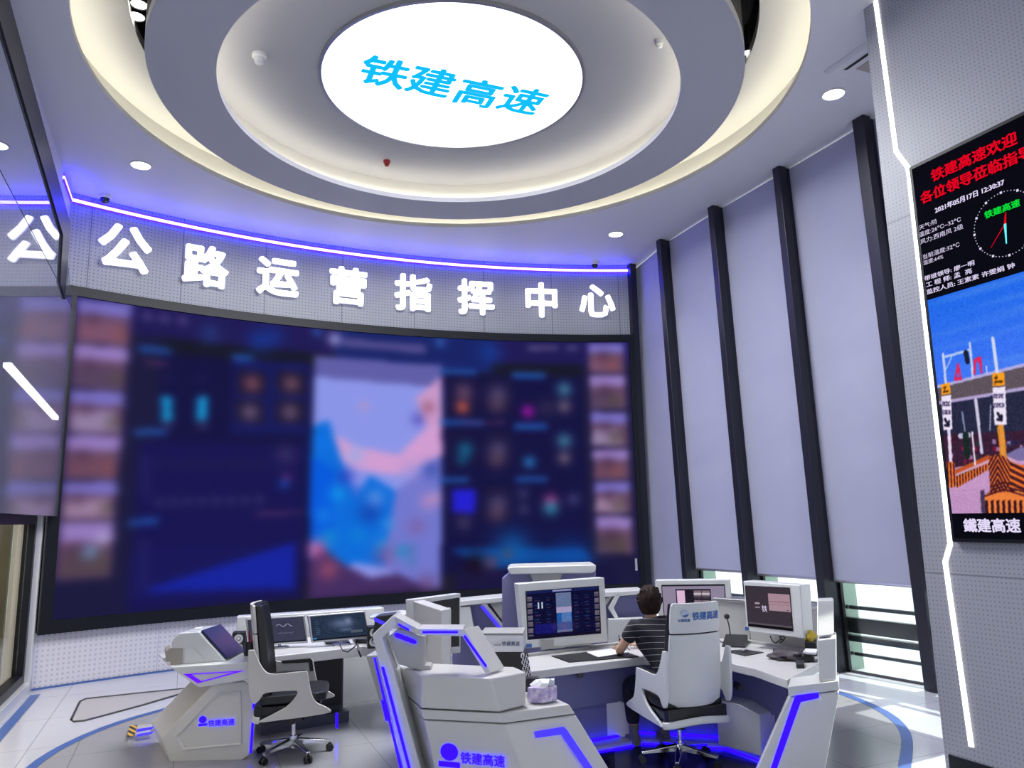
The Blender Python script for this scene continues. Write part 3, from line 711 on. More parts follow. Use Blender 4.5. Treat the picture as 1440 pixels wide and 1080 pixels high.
# dark header band, darker strips between panels
R_.poly([(0, .90), (1, .90), (1, 1), (0, 1)], (32, 26, 86)); R_.poly([(0, .845), (1, .845), (1, .90), (0, .90)], (24, 24, 42))
R_.poly([(0, 0), (1, 0), (1, .07), (0, .07)], (30, 26, 48)); R_.poly([(.42, .86), (.72, .86), (.72, 1), (.42, 1)], (24, 36, 104))
for u0, u1 in ((0, .13), (.90, 1)): R_.poly([(u0, 0), (u1, 0), (u1, .9), (u0, .9)], (28, 26, 62))
# blue panels
vp([(195, 620), (430, 625), (425, 840), (180, 862)], (23, 20, 82)); vp([(330, 505), (435, 512), (432, 612), (326, 610)], (22, 26, 92))
vp([(186, 770), (415, 765), (420, 835), (178, 845)], (24, 22, 88)); vp([(205, 828), (415, 762), (415, 826), (212, 832)], (22, 36, 160))
# camera picture columns
def tiles(xa, xb, ys, dxs, seed):
    r = random.Random(seed)
    for k in range(len(ys)-1):
        y0, y1 = ys[k], ys[k+1]-4; s = dxs*(y0-ys[0]); e = dxs*(y1-ys[0]); xa0, xb0 = xa+s, xb+s; xa1, xb1 = xa+e, xb+e; h = y1-y0; tl = (xb-xa)*.10*max(-.3, (640-y0)/230) if xa < 400 else 0
        vp([(xa0, y0), (xb0, y0+tl), (xb1, y1+tl), (xa1, y1)], (104, 74, 104))
        vp([(xa0, y0), (xb0, y0+tl), (xb0, y0+tl+h*.33), (xa0, y0+h*.33)], (122, 112, 196) if k % 2 == 0 else (150, 124, 192))
        vp([(xa0+4, y0+h*.5), (xb0-14, y0+tl+h*.45), (xb0-6, y1+tl-3), (xa0, y1-3)], ((126, 84, 110), (88, 68, 98), (150, 130, 168), (112, 74, 96), (160, 130, 164), (84, 66, 80))[k % 6])
        vb(xb0-16, y0+tl+h*.72, 9, (136, 80, 84) if k % 3 == 0 else (84, 76, 66), .8)
        vb(xa0+22, y0+h*.45, 10, (70, 44, 74), .6)
tiles(110, 186, [421, 485, 549, 612, 678, 735, 818], -.078, 3)
tiles(826, 876, [484, 528, 580, 632, 678, 726, 782], .045, 8)
vb(128, 775, 10, (112, 150, 200), .9); vb(146, 757, 8, (190, 180, 220), .9)
# centre map
vp([(442, 500), (622, 514), (620, 826), (434, 842)], (142, 152, 236))
vp([(442, 500), (622, 514), (622, 545), (442, 530)], (98, 96, 170))
vp([(470, 612), (500, 628), (560, 640), (600, 600), (620, 560), (622, 640), (560, 668), (500, 660), (470, 640)], (214, 160, 214))
vp([(585, 560), (620, 530), (620, 600), (596, 596)], (206, 156, 206)); vb(602, 573, 9, (150, 90, 110), .8); vb(588, 590, 9, (70, 64, 170), .7); vb(512, 572, 6, (196, 150, 190), .8)
vp([(440, 600), (462, 590), (478, 640), (500, 700), (520, 668), (556, 690), (560, 740), (580, 760), (560, 800), (500, 790), (470, 800), (436, 760)], (10, 110, 222))
vp([(436, 640), (470, 660), (470, 740), (436, 760)], (4, 92, 226)); vb(486, 670, 12, (40, 60, 190), .8); vb(520, 720, 16, (20, 60, 170), .8); vb(462, 756, 12, (20, 140, 210), .8); vb(540, 766, 12, (60, 170, 230), .6); vb(500, 640, 12, (130, 180, 240), .6)
vp([(556, 690), (620, 640), (620, 826), (560, 826), (540, 790)], (116, 122, 210)); [vb(x_, y_, r_, c_, .75) for x_, y_, r_, c_ in ((452, 625, 12, (16, 120, 236)), (474, 694, 11, (20, 160, 240)), (456, 724, 10, (30, 140, 230)), (504, 752, 12, (16, 130, 220)), (545, 736, 9, (60, 150, 230)), (565, 775, 10, (20, 150, 200)), (528, 700, 12, (110, 150, 230)), (500, 690, 8, (24, 90, 210)), (600, 820, 14, (110, 70, 120)), (612, 700, 8, (200, 150, 200)), (575, 660, 14, (180, 150, 214)))]; vb(606, 660, 12, (60, 80, 170), .8); vb(602, 705, 12, (190, 140, 190), .7); vb(586, 740, 12, (130, 90, 150), .6)
vp([(434, 790), (450, 765), (480, 790), (520, 812), (560, 806), (600, 826), (620, 826), (434, 843)], (70, 46, 100)); vb(446, 770, 12, (200, 100, 160), .9); vb(462, 800, 14, (190, 90, 110), .6); vb(540, 780, 16, (130, 80, 140), .6); vb(578, 772, 8, (60, 110, 170), .6); vb(580, 790, 7, (60, 120, 170), .6)
# panel on the lower right with arc, and silhouette
vp([(630, 770), (820, 770), (835, 790), (690, 800)], (14, 70, 150)); vb(720, 772, 26, (16, 96, 178), .8); vb(800, 790, 30, (14, 80, 170), .7)
vp([(640, 800), (860, 790), (870, 828), (640, 834)], (26, 22, 64)); vb(668, 790, 14, (26, 12, 24), .9); vb(690, 790, 9, (110, 64, 74), .8); vb(714, 778, 7, (96, 70, 70), .7)
# captions and small marks
for x, y, w, h in ((196, 487, 46, 9), (328, 499, 30, 9), (190, 603, 44, 9), (182, 730, 42, 9), (618, 519, 52, 8), (720, 524, 46, 8), (618, 590, 62, 8), (722, 596, 46, 8), (618, 671, 42, 7), (724, 671, 46, 7)): vrect(x, y, x+w, y+h, (34, 88, 176), .85)
for x, y, w, h in ((205, 507, 34, 7), (650, 592, 60, 4), (360, 720, 66, 5)): vrect(x, y, x+w, y+h, (110, 60, 110), .55)
for x, y in ((208, 446), (232, 449), (258, 452)): vb(x, y, 6, (106, 92, 150), .85)
vb(296, 470, 14, (40, 70, 140), .6); vb(365, 480, 16, (24, 56, 150), .8); vb(385, 474, 14, (24, 56, 150), .7)
vb(471, 478, 9, (160, 156, 220), 1); vrect(484, 476, 598, 488, (104, 92, 156), .75, sk=.11); vb(446, 468, 6, (60, 110, 200), .8); vb(619, 482, 7, (60, 110, 200), .8)
vrect(742, 486, 784, 494, (96, 88, 140), .7, 0); vrect(795, 487, 812, 494, (96, 88, 140), .7, 0); vb(690, 497, 16, (24, 60, 150), .8)
for x in (236, 285): vp([(x-7, 558), (x+7, 558), (x+6, 592), (x-7, 592)], (22, 160, 222)); vb(x, 598, 6, (90, 90, 140), .6); vb(x, 533, 5, (56, 44, 110), .6)
for x, y, c in ((355, 540, (120, 74, 90)), (410, 540, (110, 76, 96)), (352, 580, (104, 84, 116)), (408, 580, (100, 80, 110))): vp([(x-20, y-18), (x+20, y-16), (x+20, y+16), (x-20, y+14)], (26, 20, 48)); vb(x, y, 12, c, 1)
for k in range(8): vb(225+k*20, 706-k*.5, 5, (92, 76, 128), .7); vb(228+k*20, 653, 5, (56, 46, 80), .5)
vb(404, 672, 6, (130, 50, 110), .8); vb(400, 680, 7, (20, 80, 190), .8); vb(402, 640, 14, (90, 70, 120), .45)
for y in range(5): vb(206, 645+y*12, 5, (60, 52, 120), .6); vb(203, 765+y*14, 5, (60, 52, 120), .6)
for x, y in ((652, 560), (700, 560), (652, 633), (700, 633), (652, 708), (700, 708)): vp([(x-20, y-26), (x+20, y-26), (x+20, y+22), (x-20, y+22)], (24, 20, 62))
vb(652, 552, 12, (104, 74, 104), .9); vb(650, 573, 9, (200, 92, 72), .95); vb(654, 632, 10, (20, 110, 150), .9); vb(650, 646, 8, (18, 96, 140), .8)
vp([(636, 688), (668, 688), (668, 722), (636, 720)], (36, 32, 214)); vb(652, 735, 10, (92, 76, 116), .6)
for y in (555, 632, 708): vb(700, y, 13, (86, 76, 118), .8); vb(698, y+14, 12, (100, 72, 92), .7)
for y in (548, 620): vb(793, y, 10, (70, 130, 160), .9); vb(793, y+24, 9, (118, 100, 120), .9)
vb(742, 579, 8, (170, 24, 170), 1); vb(744, 650, 8, (40, 120, 190), 1); vb(768, 574, 12, (70, 60, 90), .5); vb(774, 704, 9, (176, 60, 130), 1); vb(774, 714, 10, (50, 130, 160), 1); vb(735, 694, 8, (80, 76, 120), .6); vb(736, 716, 8, (80, 76, 120), .6); vb(806, 702, 9, (80, 76, 130), .7)
R_.blur(2.6, 2.3)
R_.build('display', 'screen_wall', vt, lambda u, v: cyl(SA0+(SA1-SA0)*u, SZ0+(SZ1-SZ0)*v, WR-.05))
t_ = thing('door_handle_plate', 'tiny pale bracket at the lower right corner of the video wall', 'bracket', cyl(-2.9, .98, WR-.12))
b = MB(); b.box(cyl(-2.62, 1.12, WR-.07), (.035, .03, .20)); b.build('plate', 'plate_paint', t_)

# ================================================================ LED NOTICE SCREEN ON THE RIGHT WALL
lt = thing('led_notice_screen', 'tall LED notice screen with red welcome text, clock and toll plaza picture', 'screen', RU(.9, 1.6))
def LU(x, y):
    p = RW(x, y, .0); return (p-RP).dot(E_), p.z
u0, z1s = LU(1284, 237); z0s = LU(1350, 762)[1]; u1s = u0+1.75
print('LED', u0, z0s, z1s)
b = MB(); b.prism([RU(u0-.0, z0s-.0), RU(u1s, z0s), RU(u1s, z1s), RU(u0, z1s)], -A*.05)
b.build('housing', 'frame_black', lt, bevel=.006)
b = MB(); b.prism([RU(u0+.03, z0s+.03, .051), RU(u1s-.03, z0s+.03, .051), RU(u1s-.03, z1s-.03, .051), RU(u0+.03, z1s-.03, .051)], -A*.004)
b.build('panel', 'led_black', lt, smooth=False)
pu0, pz1 = LU(1309, 424); pz0 = LU(1347, 722)[1]; pu0 = u0+.035; pu1 = u1s-.035
R_ = Ras(400, 340, (36, 104, 222))
def lv(x, y):
    u, z = LU(x, y); return (u-pu0)/(pu1-pu0), (z-pz0)/(pz1-pz0)
def lp(pts, col, al=1.0): R_.poly([lv(*p) for p in pts], col, al)
def ll(p, q, w, col, al=1.0): R_.line(lv(*p), lv(*q), w, col, al)
R_.a[:] = np.array((92, 108, 214))*(1-R_.Y[..., None])*1.25+np.array((30, 104, 232))*(R_.Y[..., None]*1.0)
for k in range(26):
    u, v = rng.random(2); R_.blob((u*1.0, .55+v*.45), (.22, .012), (84, 140, 238), .35)
lp([(1320, 560), (1440, 524), (1700, 440), (1700, 725), (1320, 725)], (38, 40, 66))       # dark under the canopy
lp([(1322, 545), (1440, 515), (1700, 450), (1700, 505), (1440, 546), (1325, 567)], (94, 82, 92))
ll((1320, 546), (1700, 450), .012, (176, 170, 224)); ll((1323, 568), (1700, 505), .012, (176, 160, 206))
lp([(1328, 612), (1440, 606), (1700, 590), (1700, 655), (1336, 660)], (56, 30, 52))
for k in range(60):
    x = 1335+rng.random()*110; y = 608+rng.random()*42; lp([(x, y), (x+5, y), (x+5, y+6), (x, y+6)], ((150, 20, 60), (40, 60, 60), (190, 150, 200), (60, 20, 40), (30, 40, 90))[int(rng.random()*5)], .7)
lp([(1337, 660), (1440, 640), (1700, 640), (1700, 724), (1340, 724)], (196, 150, 196))
for k in range(14): ll((1344, 690+k*2.6), (1400, 688+k*2.4), .0022, (172, 128, 176), .7)
lp([(1352, 668), (1398, 650), (1398, 657), (1352, 672)], (44, 84, 52)); lp([(1352, 662), (1396, 645), (1440, 640), (1440, 648), (1398, 651), (1352, 669)], (210, 160, 190))
ll((1350, 664), (1398, 643), .016, (190, 84, 40))
lp([(1420, 640), (1440, 630), (1700, 600), (1700, 636), (1440, 648)], (120, 110, 160))
# columns, poles, lamps
ll((1380, 563), (1388.5, 636), .014, (206, 200, 226)); ll((1361, 580), (1365, 610), .008, (120, 130, 160)); ll((1375, 608), (1379, 653), .008, (230, 220, 240)); ll((1401, 570), (1400, 605), .006, (150, 150, 180))
ll((1364.5, 625), (1368.5, 652), .006, (30, 40, 40)); ll((1358, 613), (1370, 612), .02, (190, 190, 220)); ll((1366, 612), (1368, 640), .03, (24, 40, 36))
ll((1334, 499), (1338, 541), .012, (196, 206, 240)); ll((1371.5, 484), (1376, 531), .011, (190, 206, 240)); ll((1403.5, 477), (1410, 524), .015, (206, 214, 240)); ll((1335, 503), (1372, 493), .010, (180, 200, 240)); ll((1338, 520), (1346, 503), .006, (160, 190, 236)); ll((1395, 516), (1396, 525), .006, (200, 210, 240))
ll((1366, 497), (1368.5, 509), .022, (22, 30, 50))
def redch(x0, y0, x1, y1):
    ll((x0, y1), ((x0+x1)/2, y0), .010, (224, 40, 90)); ll(((x0+x1)/2, y0), (x1, y1), .010, (224, 40, 90)); ll((x0, y1), (x1, y1-1), .012, (224, 40, 90)); ll((x0+2, (y0+y1)/2), (x1-2, (y0+y1)/2-1), .010, (224, 40, 90))
redch(1351, 513, 1359, 534)
for p, q in (((1379, 510), (1378, 526)), ((1378, 508), (1386, 504)), ((1386, 504), (1388, 524)), ((1382, 505), (1385, 510))): ll(p, q, .011, (224, 40, 90))
# sign boards on posts
ll((1342, 604), (1345, 652), .016, (226, 214, 240)); ll((1416, 598), (1419, 650), .018, (226, 214, 240)); ll((1415, 602), (1420, 650), .03, (226, 140, 40), .9)
for x0, x1, y0, y1, y2, y3 in ((1331, 1343.5, 541, 556, 558, 605), (1403, 1420, 526, 544, 546, 598)):
    dx = 3.5
    lp([(x0, y0), (x1, y0-2), (x1+1, y1-2), (x0+1, y1)], (246, 158, 34)); ll((x0+3, (y0+y1)/2-3), (x0+7, (y0+y1)/2-3), .006, (90, 50, 10)); ll((x0+4, (y0+y1)/2+3), (x1-3, (y0+y1)/2+2), .008, (90, 50, 10)); ll((x0+6, y0+3), (x0+4, y1-3), .005, (90, 50, 10))
    lp([(x0+.5, y2), (x1+1.5, y2-2), (x1+dx, y3-1), (x0+dx, y3)], (236, 226, 246))
    w = x1-x0
    for rr, f in ((.22, 4), (.47, 3)):
        yy = y2+(y3-y2)*rr
        for c in range(4):
            xx = x0+2.2+c*w*.22+rr*2; ll((xx, yy-2.6), (xx, yy+2.6), .0045, (70, 60, 100)); ll((xx, yy-2.4), (xx+w*.12, yy-2.4), .004, (70, 60, 100)); ll((xx, yy+2.2), (xx+w*.12, yy+2), .004, (70, 60, 100)) if (c+f) % 2 else ll((xx+w*.12, yy-2.4), (xx+w*.12, yy+2.4), .004, (70, 60, 100))
    yy = y2+(y3-y2)*.78; xm = (x0+x1)/2+2; ll((xm-2.5, yy-5), (xm+2.5, yy+4), .012, (30, 26, 50)); ll((xm+2.8, yy+4.5), (xm+3, yy-2), .010, (30, 26, 50)); ll((xm+2.8, yy+4.5), (xm-3, yy+3.5), .010, (30, 26, 50))
# striped barriers
def stripes(poly, x0, x1, n, slope, c1=(236, 118, 44), c2=(58, 20, 36)):
    lp(poly, c1); m0 = R_.mask([lv(*p) for p in poly]); k0 = R_.a.copy()
    for k in range(n):
        xa = x0+(x1-x0)*k/n; xb = xa+(x1-x0)/n*.45; lp([(xa, 560), (xb, 560), (xb+slope, 760), (xa+slope, 760)], c2)
    R_.a = np.where(m0[..., None], R_.a, k0)
stripes([(1336, 652), (1350, 648), (1352, 684), (1343, 686)], 1334-4, 1356-4, 5, 10)
stripes([(1351, 670), (1398, 651), (1398, 660), (1353, 686)], 1340, 1406, 16, 8)
k0 = R_.a.copy(); pl_ = [(1398, 644), (1404, 640), (1412, 638), (1422, 643), (1428, 648), (1440, 653), (1500, 660), (1500, 724), (1393, 724), (1388, 700), (1400, 690)]
m0 = R_.mask([lv(*p) for p in pl_]); lp(pl_, (236, 118, 44))
for k in range(-6, 12):
    y = 632+k*9; lp([(1396, y+22), (1411, y-6), (1428, y+26), (1500, y+60), (1500, y+65), (1428, y+31), (1411, y), (1396, y+28)], (70, 24, 34))
lp([(1390, 694), (1440, 690), (1500, 690), (1500, 724), (1392, 724)], (236, 128, 60))
for k in range(12): xx = 1393+k*8; lp([(xx, 704), (xx+4, 702), (xx+5, 724), (xx+1, 724)], (52, 20, 30))
for k in range(3): ll((1390, 698-k*5), (1420, 688-k*5), .006, (70, 24, 34)); ll((1420, 688-k*5), (1460, 700-k*5), .006, (70, 24, 34))
R_.a = np.where(m0[..., None], R_.a, k0); lp([(1386, 690), (1392, 688), (1394, 724), (1388, 720)], (70, 56, 84))
R_.blur(.8); R_.noise(4, 2)
R_.build('picture', 'screen_led', lt, lambda u, v: RU(pu0+(pu1-pu0)*u, pz0+(pz1-pz0)*v, .058))
LZ = .058
def ltxt(body, xa, ya, xb, yb, nvis, mt_, hk=1.0, bold=0, full=None):
    """line of writing: xa,ya foot of its start, xb,yb foot of the end of its first nvis character widths"""
    ua, za = LU(xa, ya); ub, zb_ = LU(xb, yb); pit = (ub-ua)/nvis
    # upright rows: keep the row level
    return text_on('text_line', body, mt_, lt, RU(ua, za, LZ), E_, (0, 0, 1), pit*hk, bold, 0, sx=1/hk)
ltxt('铁建高速欢迎', 1318, 257, 1440, 205, 6, 'text_red', .92, .003)
ltxt('各位领导莅临指导', 1303, 288, 1441, 233, 7, 'text_red', .92, .003)
ltxt('2021年05月17日 12:30:37', 1323, 301, 1440, 254, 12.6, 'text_white', 1.0, .0015)
ltxt('天气:阴', 1300, 325, 1326, 317, 3.25, 'text_white', .86, .0)
ltxt('温度:26℃~32℃', 1300, 335, 1359, 315, 7.0, 'text_white', .86, .0)
ltxt('风力:西南风 2级', 1302, 345, 1364, 322, 7.1, 'text_white', .86, .0)
ltxt('当前温度:32℃', 1305, 366, 1358, 347, 6.4, 'text_white', .86, .0)
ltxt('湿度:64%', 1306, 374, 1338, 364, 4.3, 'text_white', .86, .0)
ltxt('带班领导: 廖一明', 1308, 396, 1379, 372, 7.5, 'text_white', .74, .0006)
ltxt('工 程 师: 孟  亮', 1310, 405, 1381, 384, 7.1, 'text_white', .74, .0006)
ltxt('监控人员: 王素素 许雯娟 钟', 1311, 415, 1439, 376, 12.3, 'text_white', .74, .0006)
ltxt('铁建高速', 1393, 309, 1440, 296, 3.7, 'text_green', .9, .0015)
ltxt('鐵建高速', 1364, 746, 1440, 742, 3.8, 'text_white', .95, .003)
cu, cz = LU(1421, 316); 
r_c = cz-LU(1421, 362)[1]
b = MB()
for k in range(60):
    a_ = 2*PI*k/60; s = .0085 if k % 5 == 0 else .0032; x_ = cu+math.sin(a_)*r_c; z_ = cz+math.cos(a_)*r_c
    b.face([RU(x_-s, z_-s, LZ), RU(x_+s, z_-s, LZ), RU(x_+s, z_+s, LZ), RU(x_-s, z_+s, LZ)])
b.build('clock_dial', 'text_white', lt, smooth=False)
def hand(px, py, w, mt_):
    hu, hz = LU(px, py); d = Vector((hu-cu, hz-cz)).normalized()*w; b = MB()
    b.face([RU(cu-d.y, cz+d.x, LZ+.001), RU(hu-d.y*.4, hz+d.x*.4, LZ+.001), RU(hu+d.y*.4, hz-d.x*.4, LZ+.001), RU(cu+d.y, cz-d.x, LZ+.001)]); b.build('clock_hand', mt_, lt, smooth=False)
hand(1401, 350, .004, 'text_red'); hand(1423, 344, .010, 'text_cyan'); hand(1422, 300, .009, 'text_red')
# ================================================================ CONSOLES
def Q(x, y, Y): return aty(x, y, Y)
def V(x, y, z): return Vector((x, y, z))
def slabpx(b, pts, Y, depth=.1, d=None):
    P = [Q(x, y, yy) for (x, y), yy in zip(pts, Y if isinstance(Y, (list, tuple)) else [Y]*len(pts))]
    return b.prism(P, d if d is not None else V(0, depth, 0))
def poly_slab(b, pts, z0, z1):
    return b.loft([V(p[0], p[1], z0) for p in pts], [V(p[0], p[1], z1) for p in pts])
def off2(pts, d):
    """move an open plan polyline sideways by d (to its left)"""
    P = [Vector((p[0], p[1])) for p in pts]; out = []
    for i, p in enumerate(P):
        ds = []
        if i: ds.append((p-P[i-1]).normalized())
        if i < len(P)-1: ds.append((P[i+1]-p).normalized())
        ns = [Vector((-q.y, q.x)) for q in ds]; n = sum(ns, Vector((0, 0))).normalized(); k = d/max(.3, n.dot(ns[0])); out.append(p+n*k)
    return out
def wall_strip(b, pts, z0, z1, th):
    q = off2(pts, th); n = len(pts)
    for i in range(n-1):
        b.loft([V(pts[i][0], pts[i][1], z0), V(pts[i+1][0], pts[i+1][1], z0), V(q[i+1].x, q[i+1].y, z0), V(q[i].x, q[i].y, z0)],
               [V(pts[i][0], pts[i][1], z1), V(pts[i+1][0], pts[i+1][1], z1), V(q[i+1].x, q[i+1].y, z1), V(q[i].x, q[i].y, z1)])
ZD = .75
# ------------------------------------------------ right-hand horseshoe console
fr = [atz(x, y, ZD) for x, y in ((800, 988), (747, 944), (905, 924), (1003, 927), (1061, 940), (1107, 956))]
rc = thing('control_console', 'large white horseshoe control console with blue light lines around the seated person', 'control console', (fr[2].x, fr[2].y+.4, 0), 'white control consoles')
bk = [atz(740, 988, ZD)+V(-.02, .05, 0), atz(733, 925, ZD), atz(853, 909, ZD), atz(1004, 894, ZD), atz(1052, 904, ZD), atz(1172, 922, ZD)]
frp = [(p.x, p.y) for p in fr]; bkp = [(p.x, p.y) for p in bk]
b = MB()
for i in range(1, 5): poly_slab(b, [frp[i], frp[i+1], bkp[i+1], bkp[i]], ZD-.065, ZD)
bmesh.ops.remove_doubles(b.bm, verts=b.bm.verts[:], dist=.001)
b.build('desktop', 'desk_top', rc, bevel=.008)
frq = frp[1:-1]+[(frp[-2][0]*.5+frp[-1][0]*.5, frp[-2][1]*.5+frp[-1][1]*.5)]
mod = off2(frq, .30)
b = MB(); wall_strip(b, [(p.x, p.y) for p in mod], .34, ZD-.066, .03); b.build('modesty_panel', 'blue_lit_panel', rc, smooth=False)
b = MB(); wall_strip(b, [(p.x, p.y) for p in off2(frq, .36)], .0, .34, .05); b.build('lower_panel', 'blue_lit_panel', rc, smooth=False)
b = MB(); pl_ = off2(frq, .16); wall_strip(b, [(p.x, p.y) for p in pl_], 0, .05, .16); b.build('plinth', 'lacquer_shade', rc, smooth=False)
b = MB(); wall_strip(b, [(p.x, p.y) for p in off2(frq, .30)], .05, .07, .02); b.build('light_line', 'led_blue', rc, smooth=False)
b = MB(); wall_strip(b, [(p.x, p.y) for p in off2(frq, .145)], .004, .02, .012); b.build('light_line', 'led_blue', rc, smooth=False)
for k, (x, y) in enumerate(((815, 947), (1011, 961), (1037, 964))):
    q = Q(x, y, (6.85, 6.85, 6.62)[k]); b = MB(); b.lathe([(0, .03), (.022, .03), (.028, .0), (.03, -.12)], q+V(0, -.07, 0), 16, axis=(0, -1, .05)); b.build('cable_port', 'black_plastic', rc)
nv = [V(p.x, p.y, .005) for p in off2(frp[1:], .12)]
b = MB(); b.face(nv+[atz(1060, 1100, .005), atz(860, 1130, .005), atz(800, 1010, .005)]); tag(b.build('trim_9', 'floor_dark_reflection', smooth=False), kind='structure')  # dark reflections in the glossy floor, painted as a navy sheet
# under-desk units: pale boxes standing on the plinth
for px, Y, w, d, h, z0 in (((836, 1036), 6.75, .38, .2, .30, .05), ((1010, 1048), 6.4, .42, .2, .36, .05)):
    q = atz(px[0], px[1], z0)
    b = MB(); a_ = Vector((.98, -.15, 0)) if px[0] < 900 else Vector((.62, -.78, 0)); nrm = Vector((a_.y*-1, a_.x, 0))
    b.prism([q, q+a_*w, q+a_*w+V(0, 0, h*.86), q+a_*w*.55+V(0, 0, h*1.0), q+V(0, 0, h)], nrm*.22); b.build('under_desk_unit', 'lacquer', rc, bevel=.012)
# low rear rim and sloped back board behind the desk
hb = [(p.x, p.y) for p in bk[1:5]+[atz(1128, 916, ZD)]]
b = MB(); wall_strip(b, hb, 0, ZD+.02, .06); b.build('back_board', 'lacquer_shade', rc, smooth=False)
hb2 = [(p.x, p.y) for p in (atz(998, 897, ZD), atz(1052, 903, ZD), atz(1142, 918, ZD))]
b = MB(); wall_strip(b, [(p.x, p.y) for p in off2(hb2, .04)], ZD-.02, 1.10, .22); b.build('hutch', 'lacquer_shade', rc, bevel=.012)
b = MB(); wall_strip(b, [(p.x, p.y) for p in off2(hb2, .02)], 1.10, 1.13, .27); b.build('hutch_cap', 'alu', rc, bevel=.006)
# left end of the horseshoe: faceted tower facing the camera
def ext(pa, pb, Y, z=0.0):
    a_ = Q(*pa, Y); c_ = Q(*pb, Y); d = c_-a_; return a_+d*((z-a_.z)/d.z)
def tower(tops, seams, lows, Ys, inward):
    """tops/seams/lows: pixels down each edge; returns per-edge world points (top, seam, foot)"""
    return [(Q(*t, y), Q(*s, y), ext(s, l, y)) for t, s, l, y in zip(tops, seams, lows, Ys)]
E0, E1, E2 = tower([(562, 938), (593, 948), (690, 955)], [(574, 985), (592, 992), (703, 998)], [(598, 1080), (612, 1080), (734, 1080)], [5.55, 5.22, 5.08], None)
E3 = (Q(740, 942, 5.26), Q(740, 990, 5.24)); E4s = Q(800, 989, 5.28); E4 = Q(806, 1002, 5.24); E4f = ext((806, 1002), (855, 1080), 5.24)
bd = FF*.42
print('tower z', E1[0].z, E2[0].z, E3[0].z, E2[1].z, E4s.z, E4.z)
zt_ = (E1[0].z+E2[0].z)/2; zs_ = .75
def setz(p, z): return Vector((p.x, p.y, z))
c0, c1, c2, c3 = setz(E0[0], zt_), setz(E1[0], zt_), setz(E2[0], zt_), setz(E3[0], zt_)
s0, s1, s2, s3, s4 = setz(E0[1], zs_), setz(E1[1], zs_), setz(E2[1], zs_), setz(E3[1], zs_), setz(E4s, zs_)
g0, g1, g2, g4 = E0[2], E1[2], E2[2], E4f
bc = bd*.45; b = MB(); b.loft([s0, s1, s2, s3, s3+bc, s0+bc], [c0, c1, c2, c3, c3+bc, c0+bc]); b.build('end_cap', 'lacquer_warm', rc, bevel=.014)
u = .007; lw = lambda p, g, z: p.lerp(g, (p.z-z)/(p.z-g.z))
b = MB(); zz_ = .685
b.loft([lw(s0, g0, zz_), lw(s1, g1, zz_), lw(s2, g2, zz_), lw(s4, g4, zz_), lw(s4, g4, zz_)+bd*1.8, lw(s0, g0, zz_)+bd*1.5], [p+V(0, 0, -u) for p in (s0, s1, s2, s4, s4+bd*1.8, s0+bd*1.5)]); b.build('end_band', 'lacquer_warm', rc, bevel=.006)
t0, t1, t2, t4 = [lw(p, g, zz_-u) for p, g in ((s0, g0), (s1, g1), (s2, g2), (s4, g4))]
b = MB(); b.loft([g0, g1, g2, g4, g4+bd*1.4, g0+bd*1.2], [t0, t1, t2, t4, t4+bd*1.8, t0+bd*1.5]); b.build('end_body', 'lacquer_warm', rc, bevel=.012)
# recessed light "7" on the right facet, logo on the front facet
def on_facet(p, q, r_):       # plane through three points -> function pixel -> point on it
    n = (q-p).cross(r_-p).normalized(); n = -n if n.dot(EYE-p) < 0 else n
    return (lambda x, y, l=0.004: atp(x, y, p, n)+n*l), n
fR, nR = on_facet(t2, t4, g4); fL, nL = on_facet(t1, t2, g1)
b = MB(); pp_ = [(751, 1029), (792, 1022), (797, 1027), (870, 1135), (862, 1139), (789, 1033), (753, 1038)]
b.prism([fR(*p, .001) for p in pp_], nR*.006); b.build('light_line', 'led_blue_soft', rc, smooth=False)
def logo(px, w, fpl, nrm, xdir, parent, hgt, mt_='led_blue', emblem=True, body='铁建高速'):
    p = fpl(*px[0]); q = fpl(*px[1]); xd = (q-p).normalized(); yd = nrm.cross(xd).normalized()
    if emblem:
        e = fpl(*px[2]); b = MB(); n = 24; r = hgt*.46
        b.face([e+xd*(r*1.12*math.cos(2*PI*k/n))+yd*(r*math.sin(2*PI*k/n)+hgt*.18) for k in range(n)]); b.face([e+xd*x_+yd*y_ for x_, y_ in ((-r*1.35, -hgt*.62), (r*1.35, -hgt*.62), (r*1.35, -hgt*.33), (-r*1.35, -hgt*.33))])
        b.build('emblem', mt_, parent, smooth=False, fixn=False)
    return text_on('lettering', body, mt_, parent, p, xd, yd, (q-p).length/len(body), hgt*.012, 0, sx=1.0)
logo([(648, 1071), (711, 1077), (632, 1062)], 0, fL, nL, None, rc, .115)
# light-edged frame of the left end: post on the left, rail on top, slanting brace down to the cap
Yr = 5.22
outer = [(575, 1120), (568, 1080), (527, 905), (523, 893), (531, 876), (553, 864)]
inner = [(611, 1120), (600, 1080), (562, 938), (548, 906), (545, 898), (549, 888), (560, 880)]
b = MB()
po = [(582, 1150), (524, 893), (552, 864), (650, 884), (652, 897), (586, 886), (556, 875), (541, 897), (562, 938), (622, 1150)]
slabpx(b, [(590, 1180), (523, 893), (553, 865), (558, 878), (537, 898), (552, 936), (619, 1180)], Yr+.1, .30)
b.build('end_post', 'lacquer', rc, bevel=.01)
b = MB(); slabpx(b, [(555, 866), (588, 884), (588, 893), (557, 880)], [Yr+.12, Yr-.05, Yr-.05, Yr+.12], .2); slabpx(b, [(588, 884), (652, 884), (650, 895), (588, 893)], Yr-.05, .2)
b.build('top_rail', 'lacquer_warm', rc, bevel=.006)
b = MB(); slabpx(b, [(652, 884), (690, 946), (683, 949), (648, 892)], Yr-.05, .32, V(.09, .15, 0)); b.build('brace', 'lacquer_warm', rc, bevel=.006)
